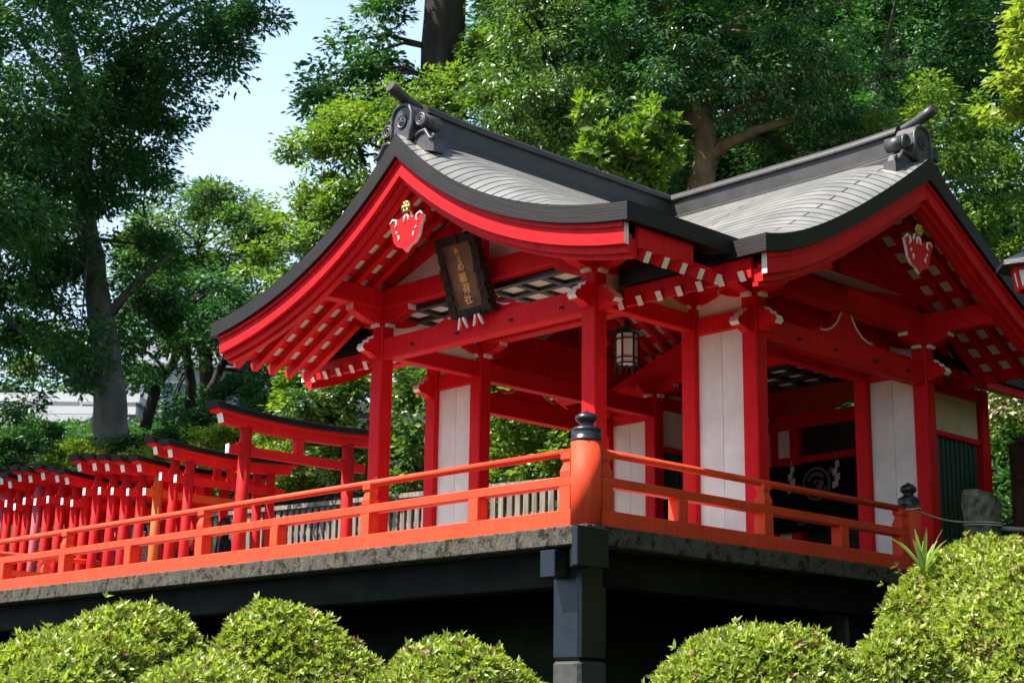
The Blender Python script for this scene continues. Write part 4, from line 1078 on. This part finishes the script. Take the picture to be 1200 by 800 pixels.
def tree(name, label, cat, blobs, leafk, leaf, n_per, spray, seed, trunk=None, limbs=(), barkk='bark', group=None, droop=.35, density=1.0, lumps=None):
    """blobs: (px, py, D, rx_px, ry_px, depth_m) ellipsoids of crown; trunk: list of (px, py, D, radius)"""
    rng = np.random.default_rng(seed); root = None
    Cs = []; outs = []
    for (px, py, D, rx, ry, dz) in blobs:
        s = D / FPX; ax = VIEWAX * np.array([[rx * s], [ry * s], [dz]])
        area = math.pi * rx * ry * s * s; k = max(8, int(4.6 * density * area / (spray * spray * 1.0)))
        # uneven outline: big lumps first, sprays on the lumps
        nl = int(np.clip(k / 40, 7, 26)); lc, lo = shell_clusters(rng, at(px, py, D), ax * .86, nl, .55)
        lr = min(rx, ry) * s * .36
        pick = rng.integers(0, nl, k); dd = unit(rng.normal(size=(k, 3)) + lo[pick] * .5 + np.array([0, 0, .35]))
        cs = lc[pick] + dd * (lr * rng.random(k)[:, None] ** .4) * np.array([1, 1, .75]); ou = unit(dd + lo[pick] * .5)
        st, so_ = shell_clusters(rng, at(px, py, D), ax * 1.0, k, .6); m_ = rng.random(k) < .38
        cs[m_] = st[m_]; ou[m_] = so_[m_]
        Cs.append(cs); outs.append(ou)
    Cs = np.concatenate(Cs); outs = np.concatenate(outs)
    base = at(*trunk[0][:3]) if trunk else Vector((Cs[:, 0].mean(), Cs[:, 1].mean(), Cs[:, 2].min()))
    root = empty(name, base); tag(root, label, cat, group)
    C, Dv, Up, S = spray_leaves(rng, Cs, spray * rng.uniform(.6, 1.15, len(Cs)), n_per, leaf, outs, droop)
    keys = leafk if isinstance(leafk, (list, tuple)) else [leafk]
    mi = np.repeat(rng.integers(0, len(keys), len(Cs)), n_per) if len(keys) > 1 else None
    leaf_object('crown', C, Dv, Up, S, keys, root, mi=mi)
    if trunk:
        m = MB(); P = [at(a, b, d) for a, b, d, r in trunk]; r_ = [q[3] for q in trunk]
        PP = []; RR = []
        for i in range(len(P) - 1):
            for t in range(4):
                w = t / 4; PP.append(P[i].lerp(P[i + 1], w) + Vector(rng.normal(size=3) * r_[i] * .06)); RR.append(r_[i] * (1 - w) + r_[i + 1] * w)
        PP.append(P[-1]); RR.append(r_[-1])
        m.tube(PP, RR, barkk, 14)
        for lb in limbs:
            p = [at(a, b, d) for a, b, d, r in lb]; m.tube(p, [q[3] for q in lb], barkk, 9)
        # twigs reaching into the crown
        tops = PP[len(PP) // 2:]
        for i in rng.choice(len(Cs), min(16, len(Cs)), replace=False):
            q = Vector(Cs[i]); s_ = min(tops, key=lambda t: (t - q).length); mid = s_.lerp(q, .5) + Vector((0, 0, .12 * (q - s_).length))
            m.tube([s_, mid, q], [.05 + .012 * (q - s_).length * .5, .035, .012], barkk, 6)
        m.build('trunk', root, recalc=False)
    return root

# left: the big shaded tree
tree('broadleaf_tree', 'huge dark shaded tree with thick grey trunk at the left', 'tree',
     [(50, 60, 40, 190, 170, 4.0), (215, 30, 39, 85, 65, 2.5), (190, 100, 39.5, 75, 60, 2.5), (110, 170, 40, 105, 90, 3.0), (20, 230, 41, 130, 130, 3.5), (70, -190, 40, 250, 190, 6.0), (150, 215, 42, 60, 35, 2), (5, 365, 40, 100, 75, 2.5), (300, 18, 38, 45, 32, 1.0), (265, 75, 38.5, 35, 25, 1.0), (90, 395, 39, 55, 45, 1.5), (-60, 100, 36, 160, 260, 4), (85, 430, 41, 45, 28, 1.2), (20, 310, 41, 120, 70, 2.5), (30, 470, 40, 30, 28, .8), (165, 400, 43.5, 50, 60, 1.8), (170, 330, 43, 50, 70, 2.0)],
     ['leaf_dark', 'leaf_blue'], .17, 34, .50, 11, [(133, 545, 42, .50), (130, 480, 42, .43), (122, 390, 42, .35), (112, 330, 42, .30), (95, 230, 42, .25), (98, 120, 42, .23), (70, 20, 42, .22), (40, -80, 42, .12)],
     [[(112, 450, 42, .20), (75, 430, 41.5, .15), (40, 400, 41, .11), (5, 370, 41, .05)], [(100, 150, 42, .2), (60, 90, 41, .14), (20, 40, 40, .06)], [(98, 130, 42, .18), (150, 60, 41, .12), (220, 10, 40, .05)], [(118, 380, 42, .16), (160, 330, 42, .1), (200, 300, 42, .05)]], 'bark')
# lighter tree seen beyond
tree('broadleaf_tree', 'paler hazy tree standing beyond the big left tree', 'tree', [(235, 275, 58, 85, 75, 3), (190, 330, 58, 80, 60, 3), (285, 300, 57, 45, 70, 2.5), (250, 380, 57, 70, 50, 2.5), (300, 370, 56, 40, 60, 2)],
     ['leaf_mid', 'leaf_far', 'leaf_blue'], .21, 30, .62, 12, [(245, 500, 57, .30), (240, 400, 57, .22), (235, 290, 58, .12)], (), 'barkdark', density=1.7)
tree('far_tree_row', 'far row of hazy green trees beyond the houses at the left', 'trees', [(60, 425, 82, 120, 45, 4), (-40, 430, 82, 80, 50, 4), (180, 430, 84, 90, 45, 4), (290, 430, 84, 80, 45, 4), (110, 470, 84, 200, 25, 3)], ['leaf_mid', 'leaf_far'], .34, 26, .9, 13, None)
# thin leaning trees by the bank
for k, (pts, lab, bl) in enumerate([
    ([(170, 500, 46, .17), (185, 450, 46, .15), (205, 420, 46, .12), (220, 380, 46, .08)], 'slim dark tree nearest to the thick grey trunk, leaning right', [(215, 385, 46, 45, 35, 1.2), (160, 380, 46, 40, 40, 1.2), (175, 440, 46, 30, 30, 1)]),
    ([(222, 500, 47, .17), (224, 450, 47, .15), (218, 410, 47, .12), (210, 370, 47, .08)], 'slim dark tree second from the thick grey trunk, upright', [(250, 350, 47, 50, 40, 1.4), (215, 470, 47, 40, 25, 1)]),
    ([(240, 500, 48, .16), (248, 455, 48, .14), (262, 425, 48, .12), (272, 395, 48, .08)], 'slim dark tree just left of the porch roof corner, leaning right', [(300, 410, 48, 45, 20, 1.2), (275, 375, 48, 40, 35, 1.2), (325, 440, 48, 35, 18, 1)])]):
    tree('slim_tree', lab, 'tree', bl, 'leaf_blue', .20, 26, .55, 20 + k, pts, (), 'barkdark', 'slim trees on the bank')
# tree rising behind the porch gable
tree('broadleaf_tree', 'bright sunlit leafy tree rising behind the porch gable', 'tree', [(440, 190, 33.5, 85, 90, 2.2), (480, 130, 33.5, 75, 50, 1.8), (395, 280, 33.5, 60, 55, 1.8), (330, 315, 33.5, 52, 50, 1.4), (345, 250, 33.5, 45, 28, 1.0), (355, 175, 33.8, 35, 22, 1.0), (560, 115, 34.5, 60, 45, 1.6), (590, 60, 34.5, 45, 40, 1.4), (455, 270, 34.0, 60, 60, 1.6), (385, 240, 33.5, 45, 35, 1.4)],
     ['leaf_bright', 'leaf_bright', 'leaf_mid', 'leaf_gloss'], .145, 32, .34, 31, [(455, 560, 34.5, .14), (450, 400, 34.5, .12), (470, 200, 34.0, .08), (490, 150, 33.5, .04)], (), 'barkdark', droop=.2)
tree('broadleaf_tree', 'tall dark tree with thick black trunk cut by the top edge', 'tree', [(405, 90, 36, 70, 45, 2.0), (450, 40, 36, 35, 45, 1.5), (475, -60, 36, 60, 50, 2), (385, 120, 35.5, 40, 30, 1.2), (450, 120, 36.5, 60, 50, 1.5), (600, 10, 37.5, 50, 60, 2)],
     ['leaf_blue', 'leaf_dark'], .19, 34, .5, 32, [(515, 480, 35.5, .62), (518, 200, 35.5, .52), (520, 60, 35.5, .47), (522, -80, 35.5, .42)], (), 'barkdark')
tree('broadleaf_tree', 'glossy evergreen with pale shining leaves above the porch ridge', 'tree', [(640, 60, 32, 90, 90, 2.2), (600, 130, 31.5, 70, 70, 1.8), (690, 150, 32, 60, 60, 1.8), (650, 170, 31, 70, 45, 1.4), (620, -40, 33, 120, 60, 2.5)],
     ['leaf_gloss', 'leaf_mid'], .12, 34, .34, 33, [(640, 500, 33.5, .20), (645, 200, 33.5, .16), (650, 90, 33.5, .06)], (), 'barkdark', droop=.6)
tree('evergreen_tree', 'broad dark evergreen with forked brown trunk behind the roof valley', 'tree', [(770, 60, 31, 90, 90, 2.2), (850, 80, 31, 90, 80, 2.2), (930, 60, 32, 90, 100, 2.4), (740, 140, 32, 60, 60, 1.8), (880, -40, 33, 180, 60, 3), (980, 110, 33, 70, 80, 2.0), (720, -175, 32, 200, 95, 3.5), (930, 180, 33, 80, 50, 2.0), (760, 200, 34, 70, 60, 2)],
     ['leaf_gloss', 'leaf_dark', 'leaf_blue'], .12, 34, .34, 34, [(790, 330, 31.5, .26), (822, 215, 31.5, .25), (828, 185, 31.5, .23), (826, 150, 31.5, .20), (815, 120, 31.5, .14), (812, 60, 31.5, .07)],
     [[(822, 195, 31.5, .15), (850, 170, 31.3, .12), (885, 153, 31.2, .10), (930, 140, 31.2, .05)], [(826, 155, 31.5, .14), (800, 130, 31.5, .08)]], 'barkbrown', droop=.6)
# dark wood further back, right
tree('evergreen_tree', 'deep green tree at the top right behind the hall ridge', 'tree', [(1060, 70, 38, 100, 110, 2.5), (1150, 40, 38, 100, 90, 2.5), (1100, 170, 38, 100, 70, 2.5), (1030, 170, 37, 50, 60, 2), (1110, -50, 38, 160, 70, 3), (1180, 190, 39, 60, 110, 2.4)],
     ['leaf_dark', 'leaf_blue'], .15, 34, .42, 35, [(1025, 420, 37, .24), (1027, 200, 37, .22), (1028, 120, 37, .18), (1032, 90, 38, .08)], (), 'bark')
tree('evergreen_tree', 'shaded tree filling the wood behind the brown forked trunk', 'tree', [(700, 80, 42, 150, 130, 2.5), (850, 150, 42, 150, 120, 2.5), (1000, 60, 43, 150, 130, 2.5), (900, -20, 43, 250, 80, 3), (1130, 300, 40, 110, 110, 2.5), (600, 220, 41, 120, 90, 2), (720, 230, 41, 120, 90, 2), (620, 60, 43, 100, 100, 2), (800, 20, 43, 150, 90, 2.5), (1130, 80, 43, 120, 130, 2.5), (820, 230, 41, 130, 80, 2), (930, 120, 44, 130, 110, 2)],
     ['leaf_dark', 'leaf_blue'], .22, 30, .6, 36, None, density=1.5)
# sunlit shrubs
tree('rhododendron_shrub', 'bright whorled shrub sunlit above the porch ridge', 'shrub', [(720, 165, 27.5, 42, 28, .8), (765, 140, 27.5, 25, 28, .7), (690, 125, 27.5, 18, 15, .4), (750, 185, 28, 55, 25, .8), (735, 210, 28, 50, 22, .8)],
     ['leaf_bright', 'leaf_mid'], .20, 16, .22, 37, None, droop=-.15)
tree('leafy_shrub', 'sunlit leafy bush right behind the hall ridge end', 'shrub', [(1120, 160, 30, 60, 50, 1.2), (1165, 230, 30, 55, 60, 1.2), (1090, 110, 30, 25, 25, .6), (1150, 290, 30, 70, 50, 1.2), (1190, 330, 29.5, 40, 60, 1.0), (1060, 140, 31, 40, 22, .8)],
     ['leaf_mid', 'leaf_bright', 'leaf_mid'], .12, 30, .30, 38, None)
tree('overhanging_tree_and_sky_blocker', 'yellow green tree reaching in with one branch at the top right edge, unseen crowns added to block sky light', 'tree', [(1195, 50, 22, 22, 22, .3), (1190, 90, 22, 26, 14, .3), (1180, 130, 22, 34, 12, .3), (1215, 110, 22, 30, 50, .5), (1195, 20, 22, 15, 18, .3), (1420, 60, 21, 180, 160, 2.0), (1560, 250, 18, 200, 200, 2.0), (1750, 450, 15, 250, 300, 2.0), (1500, 420, 19, 140, 120, 1.5), (1700, 0, 14, 300, 300, 2), (2050, 250, 14, 480, 480, 3.5), (1800, -300, 14, 420, 300, 3.5), (2600, 150, 8, 900, 800, 3.5), (3900, 100, 5, 1700, 1500, 3.5)],  # crowns beyond the right edge and beside the camera added to block skylight
     'leaf_yellow', .15, 22, .24, 39, [(1500, 640, 20, .22), (1480, 300, 20.5, .18), (1440, 100, 21, .12)], [[(1450, 160, 21, .08), (1290, 160, 21.8, .05), (1230, 120, 22.1, .03), (1180, 90, 22, .01)]], 'bark')
# bushes behind the fence and hall
for k, (lab, bl, lk) in enumerate([
    ('glossy sunlit bush left of the porch, above the large torii', [(370, 470, 30.5, 55, 55, .9), (415, 440, 30.5, 40, 35, .8), (345, 520, 30.7, 45, 40, .8), (410, 520, 30.3, 45, 50, .8)], ['leaf_bright', 'leaf_gloss']),
    ('glossy bush seen between the two left porch columns', [(480, 500, 29.3, 35, 70, .9), (470, 570, 29.2, 40, 40, .8), (490, 440, 29.5, 35, 35, .8)], ['leaf_gloss', 'leaf_mid']),
    ('sunlit bush seen through the porch in front of the pavilion newel', [(640, 540, 27.3, 55, 45, .9), (600, 510, 27.6, 45, 45, .9), (680, 510, 27, 45, 40, .8), (640, 480, 27.5, 70, 35, .9), (590, 570, 27.6, 40, 35, .7)], ['leaf_bright', 'leaf_mid']),
    ('dark leafy bush on the slope seen above the far gable beam', [(590, 430, 31, 70, 50, 1.2), (520, 430, 31, 60, 50, 1), (660, 440, 31, 70, 50, 1.2)], ['leaf_blue', 'leaf_dark']),
    ('shaded leafy bush on the bank behind the right fence', [(1130, 420, 30, 70, 60, 1.2), (1190, 380, 30, 60, 60, 1.2), (1060, 420, 30, 60, 60, 1.2)], ['leaf_dark', 'leaf_mid']),
    ('leafy bush with faded pink blossom at the right edge', [(1180, 450, 25.5, 40, 50, .8), (1190, 490, 25.5, 35, 25, .6), (1150, 420, 26, 40, 30, .8)], ['leaf_mid', 'leaf_bright', 'petal'])]):
    tree('leafy_bush', lab, 'bush', bl, lk, .15 if k != 5 else .10, 30, .30, 50 + k, None, droop=.15)
# hedges and shrubs on the bank, left
for k, (lab, bl, lk, lf) in enumerate([
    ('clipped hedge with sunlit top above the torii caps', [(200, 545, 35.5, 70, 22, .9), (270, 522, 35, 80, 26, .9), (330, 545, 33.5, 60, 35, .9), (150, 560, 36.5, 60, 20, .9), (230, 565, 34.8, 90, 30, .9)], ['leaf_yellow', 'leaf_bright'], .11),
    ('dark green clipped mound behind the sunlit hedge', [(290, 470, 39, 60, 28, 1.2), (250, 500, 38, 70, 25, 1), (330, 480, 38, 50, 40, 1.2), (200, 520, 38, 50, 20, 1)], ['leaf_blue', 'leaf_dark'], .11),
    ('dark rounded bush at the foot of the thick trunk', [(128, 530, 39, 38, 20, .7), (160, 530, 39, 30, 16, .6)], ['leaf_blue', 'leaf_dark'], .11),
    ('pale yellow green shrub in front of the white house', [(95, 535, 38, 38, 20, .8), (70, 548, 38, 35, 16, .8), (120, 552, 37, 40, 14, .7)], ['leaf_yellow', 'leaf_bright'], .12),
    ('dark bush at the far left edge below the houses', [(10, 530, 36, 40, 28, .8), (40, 510, 37, 28, 20, .6)], ['leaf_blue', 'leaf_dark'], .13)]):
    tree('hedge' if k < 2 else 'leafy_bush', lab, 'hedge' if k < 2 else 'bush', bl, lk, lf, 40, .28, 70 + k, None, droop=0, density=1.5)
# undergrowth carpet on the bank so no bare soil shows: one mass
rng = np.random.default_rng(99); n = 9000
uu = 8 + 18 * rng.random(n) ** 1.5; vv = rng.uniform(-8, 40, n); m_ = rng.random(n) < .3; uu[m_] = rng.uniform(10.3, 15, m_.sum()); vv[m_] = rng.uniform(-6, 7, m_.sum()); zz = ground_z(uu, vv)
keep = (zz > .25); cc = np.stack([uu, vv, zz + .15], 1)[keep]
C, Dv, Up, S = spray_leaves(rng, cc, .45, 16, .19, None, -.1)
go = leaf_object('undergrowth', C, Dv, Up, S, ['leaf_dark', 'leaf_blue'], mi=np.repeat(rng.integers(0, 2, len(cc)), 16)); tag(go, 'dark leafy undergrowth covering the bank behind the fence', 'undergrowth', None, 'stuff')

# ------------------------------------------------------------------ azaleas in front
def azalea(label, px, py, D, rx, ry, seed, n=15000, dz=None, leaf=.062):
    """clipped dome: px,py is its crest, rx half width in photo pixels, ry height"""
    rng = np.random.default_rng(seed); s = D / FPX; top = at(px, py, D); a = rx * s; c_ = dz or a; h = ry * s
    root = empty('azalea_shrub', (top.x, top.y, top.z - h)); tag(root, label, 'azalea', 'clipped azalea shrubs')
    # lumpy dome of small leaf whorls
    k = 26; lump = unit(rng.normal(size=(k, 3)) * np.array([1, 1, .8]) + np.array([0, 0, .3])); la = rng.uniform(.03, .20, k)
    nw = n // 8; dw = unit(rng.normal(size=(nw, 3))); dw[:, 2] = np.abs(dw[:, 2]) - .05
    rad = .90 + sum(la[i] * np.maximum(0, dw @ lump[i]) ** 11 for i in range(k))
    rad = rad / np.percentile(rad, 80)
    rad = rad - .15 * rng.random(nw) ** 1.5 + .09 * (rng.random(nw) < .05) * rng.random(nw)
    axd = unit(dw * np.array([1, 1, 1.2]) + rng.normal(size=(nw, 3)) * .5 + np.array([0, 0, .25]))
    bw = dw.copy(); rh = np.hypot(dw[:, 0], dw[:, 1]) + 1e-6; bw[:, :2] *= (rh ** -.16)[:, None]; bw[:, 2] = np.sign(dw[:, 2]) * np.abs(dw[:, 2]) ** .85
    Cw = np.array(top) + np.array([0, 0, -h]) + bw * rad[:, None] * np.array([a, a, h])
    d = np.repeat(dw, 8, 0); n = nw * 8
    t1 = unit(np.cross(axd, np.array([.3, .2, .9]))); t2 = np.cross(axd, t1)
    an = rng.random(n) * 2 * math.pi; op = rng.uniform(.35, 1.3, n)
    o = unit(np.repeat(axd, 8, 0) * (1.1 - op * .45)[:, None] + (np.repeat(t1, 8, 0) * np.cos(an)[:, None] + np.repeat(t2, 8, 0) * np.sin(an)[:, None]) * op[:, None])
    S = leaf * rng.uniform(.55, 1.3, n)
    C = np.repeat(Cw, 8, 0) + o * (S * .5)[:, None]
    Up = unit(np.repeat(axd, 8, 0) + rng.normal(size=(n, 3)) * .25)
    mi = np.where(np.repeat(rng.random(nw) < .05, 8), 1, 0)
    # patches of dry leaves
    for j in range(3):
        q = unit(rng.normal(size=3)); q[2] = abs(q[2]); mi[(d @ q > .965) & (rng.random(n) < .35)] = 1
    leaf_object('foliage', C, o, Up, S, ['leaf_azalea', 'leaf_brown'], root, wid=.40, mi=mi)
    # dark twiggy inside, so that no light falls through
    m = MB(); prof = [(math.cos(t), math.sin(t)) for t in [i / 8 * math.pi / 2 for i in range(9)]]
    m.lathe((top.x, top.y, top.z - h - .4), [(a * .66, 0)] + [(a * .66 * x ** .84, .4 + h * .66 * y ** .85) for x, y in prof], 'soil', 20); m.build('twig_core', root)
AZ = [('low azalea dome at the lower left corner', -15, 740, 11.4, 100, 150, 1), ('largest azalea dome at the lower left, under the terrace edge', 150, 684, 12.6, 132, 200, 2), ('azalea dome in front of the large left one, near the bottom', 90, 722, 11.4, 112, 160, 8), ('azalea dome left of centre, right beside the largest one', 352, 711, 12.2, 138, 190, 3),
      ('lower azalea dome just left of the black support post', 535, 739, 11.6, 118, 150, 4), ('low broad azalea dome right of the black support post', 900, 733, 11.8, 150, 150, 5), ('tall azalea dome in front at the lower right corner', 1225, 650, 12.2, 165, 230, 6), ('azalea dome on the right bank beside the stone post', 1222, 604, 14.4, 205, 190, 7), ('small azalea dome between the two right hand ones, low down', 1045, 738, 11.8, 95, 130, 9), ('azalea dome filling the gap at the bottom between the two left ones', 240, 752, 11.0, 95, 130, 10)]
for a in AZ: azalea(*a[:6], 100 + a[6], n=int(34000 * (a[4] / 110) ** 2))
# filler azaleas nearer below the frame keep the bank planted
# striped grass plant by the right newel
def blades(px, py, D, label):
    c = at(px, py, D); root = empty('striped_grass', c); tag(root, label, 'plant'); rng = random.Random(5); m = MB()
    for i in range(13):
        a = i * 2.4 + rng.uniform(-.3, .3); L = rng.uniform(.28, .46); lean = rng.uniform(.25, .8); w = .022
        dx, dy = math.cos(a), math.sin(a); pts = []
        for t in [0, .25, .5, .75, 1]:
            pts.append(c + Vector((dx * L * lean * t, dy * L * lean * t, L * (t - .45 * lean * t * t))))
        vs = []
        for t, p in zip([.6, 1, .9, .6, .05], pts): vs += [p + Vector((-dy, dx, 0)) * w * t, p + Vector((0, 0, -.006)), p - Vector((-dy, dx, 0)) * w * t]
        m.add(vs, [[3 * j + q, 3 * j + q + 1, 3 * j + 4 + q, 3 * j + 3 + q] for j in range(4) for q in (0, 1)], 'leaf_stripe', None, True)
    m.build('leaf_blades', root, recalc=False)
blades(1082, 668, 14.2, 'striped grass like plant sprouting above the right azaleas')
